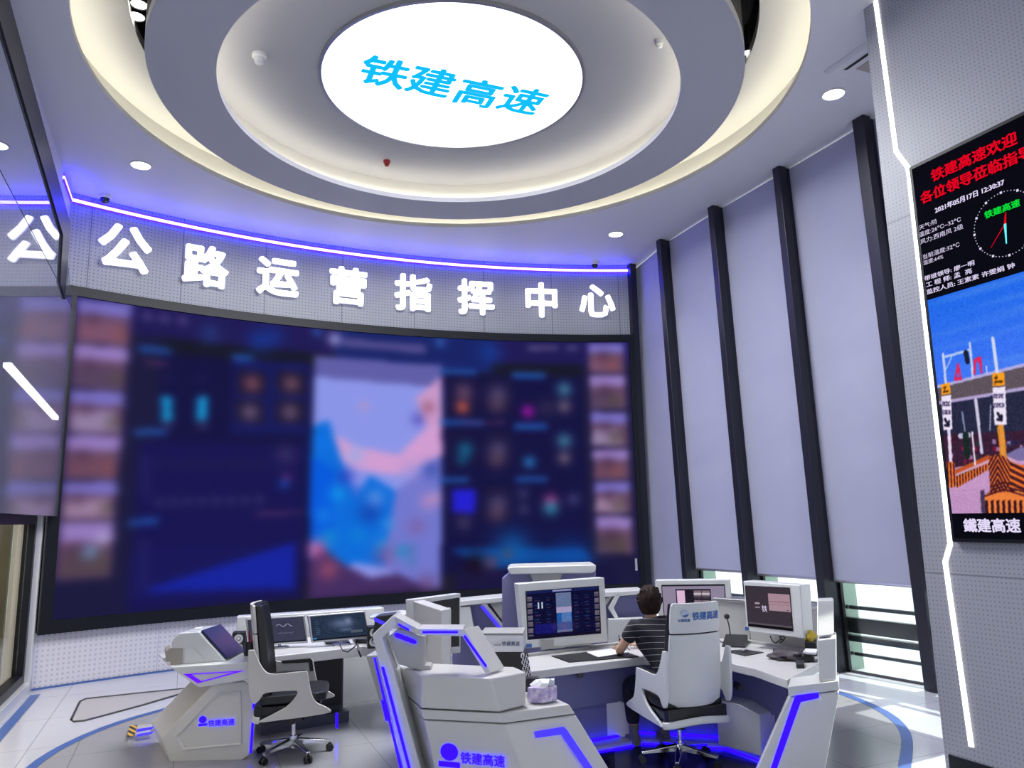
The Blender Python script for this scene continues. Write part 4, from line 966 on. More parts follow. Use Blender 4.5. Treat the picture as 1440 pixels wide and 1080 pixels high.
def lline(pts, Y, off=.012, w=.006, nm='light_line', mt_='led_blue'):
    b = MB(); P = [Q(x, y, Y-off) for x, y in pts]; b.prism(P, V(0, w, 0)); return b.build(nm, mt_, rc, smooth=False)
lline([(594, 887.5), (644, 887.5), (644, 890.5), (594, 890.5)], Yr-.05); lline([(654, 893), (685, 936), (682.5, 938.5), (651.5, 895.5)], Yr-.05)
lline([(560, 876), (575, 884.5), (575, 887.5), (560, 879.5)], Yr+.02)
lline([(525, 925), (528, 925), (566, 1080), (570, 1100), (566, 1100), (562, 1080)], Yr+.1); lline([(536, 938), (540, 938), (580, 1090), (576, 1090)], Yr+.1)
# inner cheek with rounded light bar
b = MB(); slabpx(b, [(546, 896), (560, 884), (597, 895), (597, 935), (606, 936), (606, 948), (560, 934)], Yr+.16, .12); b.build('inner_cheek', 'lacquer_shade', rc, bevel=.008)
b = MB(); slabpx(b, [(555, 891), (558, 890), (584, 900), (586, 903), (585, 905.5), (581, 905.5), (556, 896), (554, 893)], Yr+.15, .008); b.build('light_bar', 'led_blue', rc, smooth=False)
# right end of the horseshoe
YR = 5.72
def px3(pts, Y, b=None, d=.35, m_='lacquer', nm='right_end', bev=.012, dirv=None):
    b = MB(); slabpx(b, pts, Y, d, dirv if dirv is not None else FF*d); return b.build(nm, m_, rc, bevel=bev)
dR = V(.125, .30, 0)
rt_i = ext((1098, 965), (1060, 1080), 5.55); rt_o = ext((1178, 952), (1159, 1080), 5.72)
a1_, a2_ = Q(1107, 956, 5.62), Q(1178, 945, 5.78)
a1_.z = a2_.z = .75
b = MB(); m1, m2 = a1_.copy(), a2_.copy(); m1.z = m2.z = .685
f1 = ext((1101, 964), (1060, 1080), 5.58); f2 = ext((1176, 952), (1159, 1080), 5.76)
b.loft([m1, m2, m2+dR, m1+dR], [a1_, a2_, a2_+dR, a1_+dR]); b.build('end_band', 'lacquer', rc, bevel=.006)
m1b, m2b = m1+V(0, 0, -u), m2+V(0, 0, -u)
b = MB(); b.loft([f1, f2, f2+dR, f1+dR], [m1b, m2b, m2b+dR, m1b+dR]); b.build('end_body', 'lacquer', rc, bevel=.012)
fC, nC = on_facet(m1b, m2b, f1)
b = MB(); b.prism([fC(*p, .001) for p in ((1150, 974), (1151, 981), (1125, 987), (1090, 1085), (1082, 1085), (1117, 981), (1121, 978))], nC*.006); b.build('light_line', 'led_blue', rc, smooth=False)
b = MB(); q1, q2 = Q(1150, 940, 5.72), Q(1175, 937, 5.80); q1.z = q2.z = .75; r1, r2 = Q(1149, 899, 5.76), Q(1176, 896, 5.84)
b.loft([q1, q2, q2+dR, q1+dR], [r1, r2, r2+dR*.9, r1+dR]); b.build('end_riser', 'lacquer', rc, bevel=.014)
b = MB(); t1_, t2_ = Q(1149, 844, 5.98), Q(1172, 843, 6.04); r1b = r1+V(0, 0, .012); r2b = r2+V(0, 0, .012); r2b = r1b.lerp(r2b, .88)
b.loft([r1b, r2b, r2b+dR*.8, r1b+dR*.8], [t1_, t2_, t2_+dR*.5, t1_+dR*.5]); b.build('end_hood', 'lacquer', rc, bevel=.014)
# ------------------------------------------------ left console
lc = thing('control_console', 'white left control console with violet triangle light and angled end screen', 'control console', (-2.4, 7.2, 0), 'white control consoles')
YA = 6.85
dA = V(-.34, .55, 0)
b = MB(); B0 = [(227, 1038), (300, 962), (345, 958), (359, 971), (351, 1062), (337, 1072), (243, 1083)]
P = [Q(x, y, YA) for x, y in B0]; b.prism(P, dA); b.build('end_body', 'lacquer_warm', lc, bevel=.012)
b = MB(); PI_ = [(248, 1036), (306, 975), (339, 972), (340, 1046), (258, 1054)]
P = [Q(x, y, YA-.0) for x, y in PI_]; R0 = [p+V(0, -.003, 0) for p in P]
n_ = len(P)
cen = sum(P, V(0, 0, 0))/n_
for i in range(n_):
    p, q = P[i], P[(i+1) % n_]; pi_, qi_ = p.lerp(cen, .07), q.lerp(cen, .07)
    b.loft([p+V(0, -.002, 0), q+V(0, -.002, 0), qi_+V(0, -.002, 0), pi_+V(0, -.002, 0)], [p+V(0, -.012, 0), q+V(0, -.012, 0), qi_+V(0, -.004, 0), pi_+V(0, -.004, 0)])
b.build('panel_moulding', 'lacquer_warm', lc)
b = MB(); b.prism([Q(x, y, YA+.012) for x, y in ((243, 1083), (337, 1072), (351, 1062), (351, 1073), (338, 1086), (250, 1097))], dA); b.build('plinth', 'lacquer_shade', lc)
b = MB(); b.prism([Q(x, y, YA-.006) for x, y in ((356.5, 972), (359.5, 972), (354, 1058), (351, 1060))], V(.004, .0, 0)+V(0, -.004, 0)); b.build('light_line', 'led_blue', lc, smooth=False)
fA = lambda x, y, l=.004: Q(x, y, YA-l)
logo([(293, 1021), (330, 1018), (285, 1014)], 0, fA, V(0, -1, 0), None, lc, .062)
b = MB(); BE = [(239, 938), (362, 930), (362, 949), (356, 955), (280, 967)]
b.prism([Q(x, y, YA-.12) for x, y in BE], dA*1.25); b.build('shelf_wing', 'lacquer', lc, bevel=.012)
b = MB()
tri = [(258, 948), (345, 943), (278, 961)]; T3 = [Q(x, y, YA-.126) for x, y in tri]; ce = sum(T3, V(0, 0, 0))/3
for i in range(3):
    p, q = T3[i], T3[(i+1) % 3]; b.prism([p, q, q.lerp(ce, .30), p.lerp(ce, .30)], V(0, .006, 0))
b.build('light_triangle', 'led_violet', lc, smooth=False)
b = MB(); HE = [(240, 937), (241, 902), (252, 890), (280, 888), (318, 930)]
dH = V(.02, .40, 0); b.prism([Q(x, y, YA-.02) for x, y in HE], dH); b.build('end_hood', 'lacquer', lc, bevel=.014)
b = MB(); P = [Q(x, y, YA-.022) for x, y in ((258, 911), (271, 910), (294, 933), (258, 935))]; ce = sum(P, V(0, 0, 0))/4
for i in range(4):
    p, q = P[i], P[(i+1) % 4]; b.prism([p, q, q.lerp(ce, .08), p.lerp(ce, .08)], V(0, -.006, 0))
b.build('panel_moulding', 'lacquer_warm', lc)
b = MB(); b.prism([Q(x, y, YA-.022) for x, y in ((240, 911), (257, 911), (256, 936), (240, 937))], V(0, -.008, 0)); b.build('vent_plate', 'vent', lc, bevel=.002)
b = MB(); b.prism([Q(x, y, YA+.12) for x, y in ((233, 916), (241, 910), (241, 937), (235, 934))], V(-.1, .2, 0)); b.build('vent_duct', 'vent', lc, bevel=.01)
# angled screen on the hood: lies on its sloping top edge
h0, h1 = Q(280, 888, YA-.02), Q(318, 930, YA-.02); sn = (h1-h0).cross(dH).normalized(); sn = sn if sn.z > 0 else -sn
b = MB(); b.prism([h0.lerp(h1, .02)+sn*.004+dH*.03, h0.lerp(h1, .97)+sn*.004+dH*.03, h0.lerp(h1, .97)+sn*.004+dH*.96, h0.lerp(h1, .02)+sn*.004+dH*.96], sn*.02)
b.build('angled_screen', 'smoked_blue', lc, bevel=.004)
b = MB(); tpz = Q(266, 887, YA); b.prism([Q(272, 886.5, YA+.12), Q(282, 885.5, YA+.12), Q(282, 885.5, YA+.12)+V(-.02, .10, 0), Q(272, 886.5, YA+.12)+V(-.02, .10, 0)], V(0, 0, .012)); b.build('label_plate', 'paper', lc)
# desktop of the left console
d1, d2 = atz(362, 930, ZD), atz(384, 923, ZD); d3 = atz(509, 909, ZD); d4 = atz(548, 912, ZD)
k1, k2, k3 = atz(330, 903, ZD), atz(380, 900, ZD), atz(545, 887, ZD)
b = MB(); poly_slab(b, [(p.x, p.y) for p in (d1, d2, k2, k1)], ZD-.09, ZD); poly_slab(b, [(p.x, p.y) for p in (d2, d3, k3, k2)], ZD-.09, ZD); poly_slab(b, [(p.x, p.y) for p in (d3, d4, atz(560, 888, ZD), k3)], ZD-.09, ZD)
bmesh.ops.remove_doubles(b.bm, verts=b.bm.verts[:], dist=.001); b.build('desktop', 'desk_top', lc, bevel=.008)
lp_ = [(p.x, p.y) for p in (d2, d3)]
b = MB(); wall_strip(b, [(p.x, p.y) for p in off2(lp_, .5)], .0, ZD-.09, .04); b.build('modesty_panel', 'desk_dark_panel', lc, smooth=False)
b = MB(); wall_strip(b, [(p.x, p.y) for p in off2(lp_, .32)], .0, .10, .18); b.build('plinth', 'desk_dark_panel', lc, smooth=False)
b = MB(); x0 = Vector(lp_[0]).lerp(Vector(lp_[1]), .62); x1 = Vector(lp_[0]).lerp(Vector(lp_[1]), .97); nn_ = Vector((-(x1-x0).y, (x1-x0).x)).normalized()
x0 = x0+nn_*.47; x1 = x1+nn_*.47; b.prism([V(x0.x, x0.y, .14), V(x1.x, x1.y, .14), V(x1.x, x1.y, .62), V(x0.x, x0.y, .62)], V(nn_.x, nn_.y, 0)*.02); b.build('vent_door', 'black_plastic', lc, bevel=.005)
b = MB(); slabpx(b, [(514, 922), (546, 920), (560, 1000), (550, 1010), (538, 1002)], 6.2, .1, V(.1, .9, 0)); b.build('side_leg', 'lacquer_shade', lc, bevel=.01)
b = MB(); slabpx(b, [(536, 985), (539, 985), (546, 1014), (542, 1014)], 6.18, .01); b.build('light_line', 'led_blue', lc, smooth=False)
b = MB(); slabpx(b, [(472, 1003), (475, 1003), (475, 1024), (472, 1024)], 7.5, .01); b.build('light_line', 'led_blue', lc, smooth=False)
hbk = [(p.x, p.y) for p in (k1, k2, k3)]
b = MB(); wall_strip(b, [(p.x, p.y) for p in off2(hbk, .16)], 0, .98, .18); b.build('hutch', 'lacquer', lc, bevel=.01)
b = MB(); slabpx(b, [(517, 868), (560, 862), (640, 872), (640, 884), (548, 884)], 7.6, .25); b.build('hutch_side', 'lacquer', lc, bevel=.012)
b = MB(); slabpx(b, [(526, 868), (545, 877), (545, 882), (526, 873)], 6.0, .01); b.build('light_line', 'led_blue_soft', lc, smooth=False)
b = MB(); slabpx(b, [(528, 867), (553, 864), (560, 870), (530, 896), (522, 903)], 6.01, .18); b.build('right_cheek', 'black_plastic', lc, bevel=.006)

# ------------------------------------------------ far console behind
fcn = thing('control_console', 'low white console behind the desks with slanted cut-outs, in front of the video wall', 'control console', Q(780, 900, 8.6), 'white control consoles')
YF = 8.6
b = MB(); slabpx(b, [(640, 846), (722, 838), (722, 845), (640, 853)], YF, .4); slabpx(b, [(848, 833), (905, 830), (905, 836), (848, 840)], YF, .4); slabpx(b, [(722, 838), (848, 833), (848, 840), (722, 845)], YF, .4); b.build('top_rail', 'lacquer', fcn, bevel=.006)
b = MB(); slabpx(b, [(636, 853), (915, 836), (915, 1000), (636, 1000)], YF+.15, .2); b.build('body', 'blue_lit_panel', fcn)
b = MB(); slabpx(b, [(640, 853), (661, 853), (668, 893), (640, 893)], YF+.01, .12); b.build('pillar', 'lacquer', fcn, bevel=.005)
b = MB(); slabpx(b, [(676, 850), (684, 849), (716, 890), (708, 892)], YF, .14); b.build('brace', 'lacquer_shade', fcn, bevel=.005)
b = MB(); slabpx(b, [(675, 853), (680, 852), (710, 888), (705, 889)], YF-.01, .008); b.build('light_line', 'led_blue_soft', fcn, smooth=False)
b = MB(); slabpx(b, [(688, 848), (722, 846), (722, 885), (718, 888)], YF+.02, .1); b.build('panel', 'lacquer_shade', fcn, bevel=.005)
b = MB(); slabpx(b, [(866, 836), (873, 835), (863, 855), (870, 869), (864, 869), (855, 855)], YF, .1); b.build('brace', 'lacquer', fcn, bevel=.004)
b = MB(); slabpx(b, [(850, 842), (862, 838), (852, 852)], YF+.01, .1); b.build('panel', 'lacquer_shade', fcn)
for pts in (([(856, 871), (905, 869), (905, 960), (856, 960)]), ([(700, 893), (722, 890), (722, 940), (700, 940)])):
    b = MB(); slabpx(b, pts, YF-.06, .12); b.build('door', 'lacquer', fcn, bevel=.006)
b = MB(); slabpx(b, [(668, 893), (712, 889), (722, 893), (680, 898)], YF-.25, .3); b.build('ledge', 'lacquer_shade', fcn)
# raised flat-topped display stand behind the big monitor
ds = thing('raised_display', 'flat white topped display stand rising behind the big desk monitor', 'display stand', Q(775, 900, 7.8))
b = MB(); slabpx(b, [(713, 800), (718, 797), (838, 794), (838, 803), (832, 806), (718, 808)], 7.7, .5); b.build('top_slab', 'lacquer', ds, bevel=.012)
b = MB(); slabpx(b, [(745, 807), (792, 805), (786, 818), (750, 820)], 7.75, .3); b.build('neck', 'lacquer_shade', ds, bevel=.01)
b = MB(); slabpx(b, [(706, 814), (716, 806), (838, 803), (838, 900), (706, 900)], 7.85, .2); b.build('body', 'blue_lit_panel', ds, bevel=.01)
# ================================================================ THINGS ON THE DESKS
def monitor(name, label, cat, quad, Ys, thick, scr, ras, group=None, frame='lacquer', depthv=None, extra=None, back=None):
    """quad: 4 pixels lower-left, lower-right, upper-right, upper-left; Ys: distance of left and right edge"""
    yl, yr = Ys; P = [Q(*quad[0], yl), Q(*quad[1], yr), Q(*quad[2], yr), Q(*quad[3], yl)]
    P[3].x, P[2].x = P[3].x, P[2].x
    n = (P[1]-P[0]).cross(P[3]-P[0]).normalized(); n = -n if n.dot(EYE-P[0]) < 0 else n
    root = thing(name, label, cat, Vector(((P[0].x+P[1].x)/2, (P[0].y+P[1].y)/2, min(P[0].z, P[1].z)))-n*thick*.5, group)
    P[2] = atp(*quad[2], P[0], n)
    b = MB(); b.prism(P, -n*thick); b.build('housing', frame, root, bevel=.008)
    if scr:
        S4 = [atp(x, y, P[0], n) for x, y in scr]
        b = MB(); ce = sum(S4, V(0, 0, 0))/4; b.prism([ce+(p-ce)*1.025+n*.001 for p in S4], n*.003); b.build('bezel', 'black_plastic', root, smooth=False)
        f = lambda u_, v_: (S4[0].lerp(S4[1], u_)).lerp(S4[3].lerp(S4[2], u_), v_)+n*.006
        if ras is not None: ras.build('screen', 'screen_monitor', root, f)
        root_f = f
    else: root_f = None
    return root, root_f, n, P
def ui_dash():
    R = Ras(120, 84, (14, 14, 52))
    def r(x0, y0, x1, y1, c, al=1): R.poly([(x0, y0), (x1, y0), (x1, y1), (x0, y1)], c, al)
    r(0, .94, 1, 1, (24, 34, 90)); r(.36, .95, .62, .985, (150, 150, 200)); r(.4, .1, .61, .92, (104, 120, 160)); r(.4, .45, .61, .62, (170, 160, 200)); r(.4, .14, .61, .5, (30, 90, 170)); r(.47, .3, .6, .5, (120, 150, 200), .6)
    rr = random.Random(5)
    for c in (0.01, .93):
        for k in range(7): v = .88-k*.13; g_ = 60+rr.random()*50; r(c, v-.10, c+.065, v, (g_, g_*.92, g_*1.1)); r(c, v-.03, c+.065, v, (120, 114, 140), .6)
    for k in range(5):
        for x0, x1 in ((.10, .24), (.26, .38), (.64, .77), (.79, .92)): v = .85-k*.15; r(x0, v-.016, x0+.06, v, (30, 60, 120), .8); r(x0+.01, v-.08, x1-.06, v-.055, (56+rr.random()*30, 60, 100), .6)
    r(.15, .62, .165, .75, (200, 220, 240)); r(.20, .62, .215, .75, (200, 220, 240)); r(.1, .1, .38, .3, (24, 24, 110)); R.blob((.5, .22), (.12, .1), (130, 80, 120), .6); r(0, 0, 1, .05, (20, 14, 40))
    return R.noise(7, 1)
def ui_grey(bg, win):
    R = Ras(110, 76, bg)
    def r(x0, y0, x1, y1, c, al=1): R.poly([(x0, y0), (x1, y0), (x1, y1), (x0, y1)], c, al)
    win(r, R); return R
def win_b2(r, R):
    r(0, 0, 1, .10, (16, 14, 24)); r(0, .10, 1, .14, (216, 206, 226)); r(.22, .30, .78, .88, (30, 26, 40)); r(.24, .34, .36, .84, (232, 196, 226)); r(.24, .43, .36, .45, (170, 70, 90)); r(.37, .36, .5, .84, (34, 28, 44))
    for k, (x, y) in enumerate(((.51, .62), (.64, .62), (.51, .36), (.64, .36))): r(x, y, x+.12, y+.22, (128, 112, 124)); r(x, y+.11, x+.12, y+.16, (206, 196, 206)); r(x, y, x+.12, y+.06, (70, 60, 72))
    R.noise(8, 1, (.37, .36, .76, .84)); r(0, .96, 1, 1, (30, 26, 40))
def win_b3(r, R):
    r(0, 0, 1, .07, (18, 16, 22)); r(0, .07, 1, .10, (96, 88, 96)); r(.52, .44, 1, .84, (176, 146, 158)); r(.54, .64, .98, .655, (140, 60, 70)); r(.54, .58, .98, .59, (150, 120, 132)); r(.9, .46, .96, .48, (40, 30, 36)); r(.2, .56, .31, .6, (180, 170, 178)); r(.2, .48, .31, .5, (160, 150, 160)); R.noise(2.5, 1)
def win_a1(r, R):
    r(.22, .12, .30, .95, (96, 92, 110)); r(.31, .05, .44, .62, (60, 60, 84)); r(.5, .45, .8, .9, (64, 62, 88)); R.noise(3, 2)
    for k in range(8): x = .5+k*.035; R.line((x, .7+.06*math.sin(k*1.4)), (x+.04, .7+.06*math.sin((k+1)*1.4)), .012, (170, 176, 200)); R.line((x, .38), (x+.04, .38+.02*(k % 2)), .008, (120, 126, 150))
    r(0, 0, 1, .05, (20, 22, 30))
def win_a2(r, R):
    R.blob((.55, .62), (.2, .2), (108, 122, 160), .8); R.blob((.68, .7), (.07, .16), (130, 140, 176), .8); R.blob((.62, .35), (.12, .07), (96, 110, 150), .8); R.noise(5, 2)
    for k in range(8): r(.06, .8-k*.08, .14, .82-k*.08, (70, 96, 120))
    r(.70, .2, .92, .3, (86, 96, 110)); r(0, .05, .06, .12, (60, 140, 200)); r(0, 0, 1, .05, (14, 18, 24))
bigm, fbig, nb, Pb = monitor('desk_monitor', 'big white framed desk monitor showing the blue dashboard', 'monitor', [(737, 912), (855, 903), (850, 812), (728, 821)], (7.1, 7.3), .14, [(743, 899), (844, 890), (841, 824.5), (740, 832)], ui_dash(), 'white framed desk monitors')
b = MB(); b.prism([Pb[0]+V(.15, .02, -.02), Pb[1]+V(-.15, .02, -.02), Pb[1]+V(-.15, .02, .06), Pb[0]+V(.15, .02, .06)], V(0, .08, 0)); b.build('foot', 'lacquer_shade', bigm)
b = MB(); q = atp(739, 908, Pb[0], nb); b.box(q+nb*.004+V(.03, 0, 0), (.05, .006, .03)); b.build('tag', 'text_blue_print', bigm)
m2_, _, n2, P2 = monitor('desk_monitor', 'white framed desk monitor behind the seated person, small video windows on a lilac desktop', 'monitor', [(928, 886), (1031, 883), (1027, 815), (921, 816)], (7.95, 7.75), .13, [(935, 872), (1021, 875), (1018, 822), (931, 823)], ui_grey((150, 140, 164), win_b2), 'white framed desk monitors')
m3_, _, n3, P3_ = monitor('desk_monitor', 'white framed desk monitor at right with dark screen and a pink window', 'monitor', [(1050, 887), (1130, 898), (1125, 823), (1045, 817)], (7.22, 6.78), .16, [(1053, 880), (1115, 887), (1110, 827), (1048.5, 824)], ui_grey((62, 54, 64), win_b3), 'white framed desk monitors')
b = MB(); q = atp(1052, 884, P3_[0], n3); b.box(q+n3*.004, (.05, .008, .03)); b.build('tag', 'text_blue_print', m3_)
f3 = lambda x, y, l=.0: atp(x, y, P3_[0], n3)+n3*(.007+l)
xd3 = (f3(1078, 857)-f3(1070, 856)).normalized(); text_on('lettering', '铁', 'text_white', m3_, f3(1072, 859), xd3, n3.cross(xd3), .06, 0, 0)
# two housings seen from the side at the middle
ma, _, _, _ = monitor('desk_monitor', 'white monitor housing seen from the side, dark screen turned right, nearer the video wall', 'monitor', [(582, 924), (648, 918), (648, 834), (580, 843)], (6.6, 7.1), .08, [(605, 912), (645, 908), (645, 841), (601, 848)], None, 'white framed desk monitors')
pa_, pb_ = Q(580, 943, 6.15), Q(618, 941, 5.75)
mb = thing('desk_monitor', 'white monitor housing with its plain back turned to the room, nearest the light frame', 'monitor', V((pa_.x+pb_.x)/2, 5.95, .78), 'white framed desk monitors')
pts = [Q(581, 941, 6.15), Q(620, 941, 5.78), Q(620, 858, 5.78), Q(581, 845, 6.15)]
pts[0].z = pts[1].z = .8
b = MB(); b.prism(pts, V(.07, .09, 0)); b.build('housing', 'lacquer_warm', mb, bevel=.01)
b = MB(); b.prism([Q(620.5, 941, 5.77), Q(633, 941, 5.83), Q(632, 856, 5.83), Q(620.5, 858, 5.77)], V(0, .10, 0)); b.build('side_panel', 'lacquer', mb, bevel=.006)
b = MB(); q = Q(600, 893, 5.93); b.tube([q, q+V(.0, -.012, -.03), q+V(.0, 0, -.06)], .006, 6); b.build('latch', 'alu', mb)
# slim monitors of the left console
a1_m, _, _, _ = monitor('desk_monitor', 'slim silver monitor behind the empty chair, grey software window', 'monitor', [(350, 909), (433, 904), (428, 865), (345, 870)], (7.62, 7.78), .05, [(354, 906), (430, 901), (425.5, 867.5), (349, 872.5)], ui_grey((66, 66, 88), win_a1), 'slim monitors on the left console', frame='alu')
a2_m, _, _, _ = monitor('desk_monitor', 'slim silver monitor at right of the left console, map on dark teal screen', 'monitor', [(438, 904), (520, 897), (513, 859), (432, 865.5)], (7.72, 7.9), .05, [(441, 901), (517, 894), (511, 861.5), (437, 867.5)], ui_grey((40, 54, 76), win_a2), 'slim monitors on the left console', frame='alu')
for r_, P_ in ((a1_m, 0), (a2_m, 0)):
    o = ORG[r_.name]; b = MB(); b.lathe([(0, 0), (.09, 0), (.09, .012), (.015, .02), (.015, max(.03, o.z-ZD+.02))], V(o.x, o.y+.03, ZD), 20); b.build('stand', 'alu', r_)
# loudspeakers
def speaker(x, y, Y, label, s=1.0):
    q = Q(x, y, Y); q.z = ZD; t = thing('desk_loudspeaker', label, 'loudspeaker', q, 'small black desk loudspeakers')
    b = MB(); b.box(q+V(0, 0, .10*s), (.115*s, .12, .20*s), .25); b.build('cabinet', 'black_plastic', t, bevel=.006)
    d = Vector((math.sin(.25), -math.cos(.25), 0))
    for z_, r_ in ((.145, .040), (.062, .042)):
        b = MB(); b.lathe([(r_*.98, 0), (r_, .008), (r_*.75, .004), (r_*.34, -.002), (r_*.3, .012), (0, .016)], q+V(0, 0, z_*s)+d*.06, 20, axis=d); b.build('cone', 'speaker_white', t)
speaker(336, 907, 7.45, 'small black loudspeaker with white cones at the left of the silver monitors')
speaker(525, 896, 7.65, 'small black loudspeaker with white cones at the right of the silver monitors')
def flat_item(name, label, cat, pxs, z, h, mt_, bevel=.003, part='body', group=None):
    P = [atz(x, y, z) for x, y in pxs]; c = sum(P, V(0, 0, 0))/len(P); t = thing(name, label, cat, c, group)
    b = MB(); b.prism(P, V(0, 0, h)); b.build(part, mt_, t, bevel=bevel); return t, c
Z1 = ZD+.001
t, c = flat_item('laptop_tray', 'flat black tray on the left console beside its angled screen', 'tray', [(327, 922), (358, 921), (361, 917), (336, 916)], Z1, .015, 'black_plastic')
t, c = flat_item('keyboard', 'black keyboard in front of the teal map monitor', 'keyboard', [(458, 906.5), (492, 906), (490, 902), (456, 903)], Z1, .02, 'black_plastic')
t, c = flat_item('keyboard', 'long black keyboard leaning behind the light frame on the left console', 'keyboard', [(500, 905), (538, 906), (540, 899), (496, 900)], Z1, .04, 'black_plastic')
b = MB(); b.tube([Q(478, 907, 7.4), Q(482, 915, 7.28), Q(489, 917, 7.28), Q(497, 911, 7.34), Q(502, 906, 7.4)], .006, 6); tag(b.build('cable', 'black_plastic'), 'thin black cable hanging over the front edge of the left desk', 'cable')
b = MB(); b.tube([Q(503, 905, 7.4), Q(504, 915, 7.32), Q(508, 924, 7.32)], .009, 6); tag(b.build('cable', 'black_plastic'), 'thick black cable hanging at the right end of the left desk', 'cable')
# pen pot with clutter
q = Q(352, 914, 7.05); q.z = ZD; t = thing('pen_holder', 'dark mesh pen holder with pens just left of the empty chair', 'pen holder', q)
b = MB(); b.lathe([(0, 0), (.05, 0), (.055, .16), (.048, .16), (.045, .01), (0, .01)], q, 18); b.build('pot', 'black_plastic', t)
for k in range(6):
    a_ = k*1.05; b = MB(); b.tube([q+V(.02*math.cos(a_), .02*math.sin(a_), .02), q+V(.06*math.cos(a_), .05*math.sin(a_), .20+.03*(k % 3))], .006, 6); b.build('pen', ('black_plastic', 'text_dark_print', 'red_plastic')[k % 3], t)
t, c = flat_item('telephone_handset', 'small black handset standing beside the angled screen', 'handset', [(323, 899), (326, 899), (329, 905), (326, 906)], ZD+.06, .03, 'black_plastic')
# right console desk items
t, c = flat_item('desk_mat', 'black desk mat under the white sheets left of the seated person', 'desk mat', [(775, 923), (800, 932), (899, 924), (868, 913)], Z1, .006, 'black_plastic')
t, c = flat_item('paper_sheets', 'white sheets of paper lying on the black desk mat', 'paper', [(825, 918), (841, 925), (884, 918), (868, 911)], ZD+.009, .008, 'paper')
t, c = flat_item('mouse_pad', 'small black mouse pad in front of the right dark monitor', 'mouse pad', [(1018, 916), (1048, 923), (1074, 918), (1048, 914)], Z1, .006, 'black_plastic')
t, c = flat_item('computer_mouse', 'small grey mouse on the black mouse pad', 'mouse', [(1041, 915.5), (1046, 917), (1051, 915.5), (1046, 914)], ZD+.008, .02, 'lacquer_shade', .006)
# microphone
q = Q(1035, 910, 6.75); q.z = ZD; t = thing('gooseneck_microphone', 'black gooseneck microphone with wedge base beside the empty part of the desk', 'microphone', q)
P = [atz(1015, 910, Z1), atz(1048, 911, Z1), atz(1052, 904, Z1), atz(1021, 903, Z1)]; P2b = [p+V(0, 0, h) for p, h in zip(P, (.015, .015, .075, .075))]
b = MB(); b.loft(P, P2b); b.build('base', 'black_plastic', t, bevel=.006)
bp = P2b[3]+V(.04, -.02, -.01); tp_ = Q(1022, 867, bp.y)
b = MB(); b.tube([bp, bp.lerp(tp_, .5)+V(.004, 0, 0), tp_], .006, 8); b.build('gooseneck', 'black_plastic', t)
b = MB(); b.ball(tp_, .026, 14, (1, 1, 1)); b.build('windscreen', 'black_leather', t)
def squiggle(pts, Y, r, label, z=None):
    b = MB(); P = [(Q(x, y, Y) if z is None else atz(x, y, z)) for x, y in pts]
    S = []
    for i in range(len(P)-1):
        p0, p1, p2, p3 = P[max(i-1, 0)], P[i], P[i+1], P[min(i+2, len(P)-1)]
        for k in range(5):
            u_ = k/5; S.append(.5*((2*p1)+(p2-p0)*u_+(2*p0-5*p1+4*p2-p3)*u_*u_+(3*p1-p0-3*p2+p3)*u_**3))
    S.append(P[-1]); b.tube(S, r, 6); return tag(b.build('cable', 'black_plastic'), label, 'cable')
squiggle([(1083, 894), (1086, 901), (1091, 904), (1098, 899), (1102, 901), (1096, 895), (1104, 897), (1097, 904)], 6.75, .005, 'tangled black cable hanging under the right dark monitor')
squiggle([(742, 918), (757, 919), (772, 913), (786, 915), (800, 909), (812, 911)], 0, .006, 'black cable trailing under the big dashboard monitor', ZD+.008)
squiggle([(870, 893), (873, 908), (871, 898), (880, 909), (886, 914)], 6.9, .004, 'thin black wire standing behind the sheets of paper')
squiggle([(1003, 892), (1010, 900), (1018, 904)], 0, .005, 'black cable leading to the gooseneck microphone', ZD+.008)
# black bag, yellow packet and clutter at the right end
def lump(name, label, cat, px, z, sx, sy, sz, rz, mt_, seed=0, amp=.25):
    q = atz(*px, z); R = Matrix.Rotation(rz, 3, 'Z'); b = MB(); b.ball((0, 0, 0), 1, 20); r = random.Random(seed)
    for v in b.bm.verts:
        p = v.co; k = 1+amp*(math.sin(p.x*4+seed)*math.cos(p.y*5+seed*2)+.5*math.sin(p.z*7+p.x*6)); v.co = R @ V(p.x*sx*k, p.y*sy*k, max(-.35, p.z*k)*sz+.35*sz)+q
    return tag(b.build(name, mt_), label, cat)
lump('handbag', 'slumped black bag lying at the right end of the desk', 'bag', (1110, 927), ZD+.002, .17, .10, .055, -.5, 'brown_bag', 3)
lump('cloth_bundle', 'small dark bundled cloth at the right of the slumped black bag', 'cloth', (1133, 930), ZD+.002, .07, .05, .05, .2, 'black_leather', 5)
squiggle([(1090, 922), (1100, 917), (1117, 915), (1124, 919), (1108, 926), (1093, 926), (1090, 922)], 0, .008, 'looped dark strap of the slumped black bag', ZD+.02)
t, c = flat_item('white_pouch', 'small white pouch lying across the black bag', 'pouch', [(1129, 920), (1148, 921), (1150, 916), (1133, 915)], ZD+.06, .02, 'paper', .006)
t, c = flat_item('card_reader', 'small black box at the front right corner of the desk', 'box', [(1120, 940), (1131, 940), (1131, 934), (1119, 934)], Z1, .03, 'black_plastic', .005)
t, c = flat_item('black_box', 'black box under the yellow packet at the right end', 'box', [(1133, 922), (1149, 923), (1150, 918), (1135, 917)], ZD+.002, .11, 'black_plastic', .004)
b = MB(); pz = atz(1141, 920, ZD).y
b.ball(Q(1138, 896, pz), .055, 12, (1, .8, .9)); 
for v in b.bm.verts: v.co += (v.co-Q(1138, 896, pz))*.35*math.sin(v.co.x*90+v.co.z*70)
tag(b.build('yellow_packet', 'yellow'), 'crumpled yellow packet on the black box by the right end', 'packet')
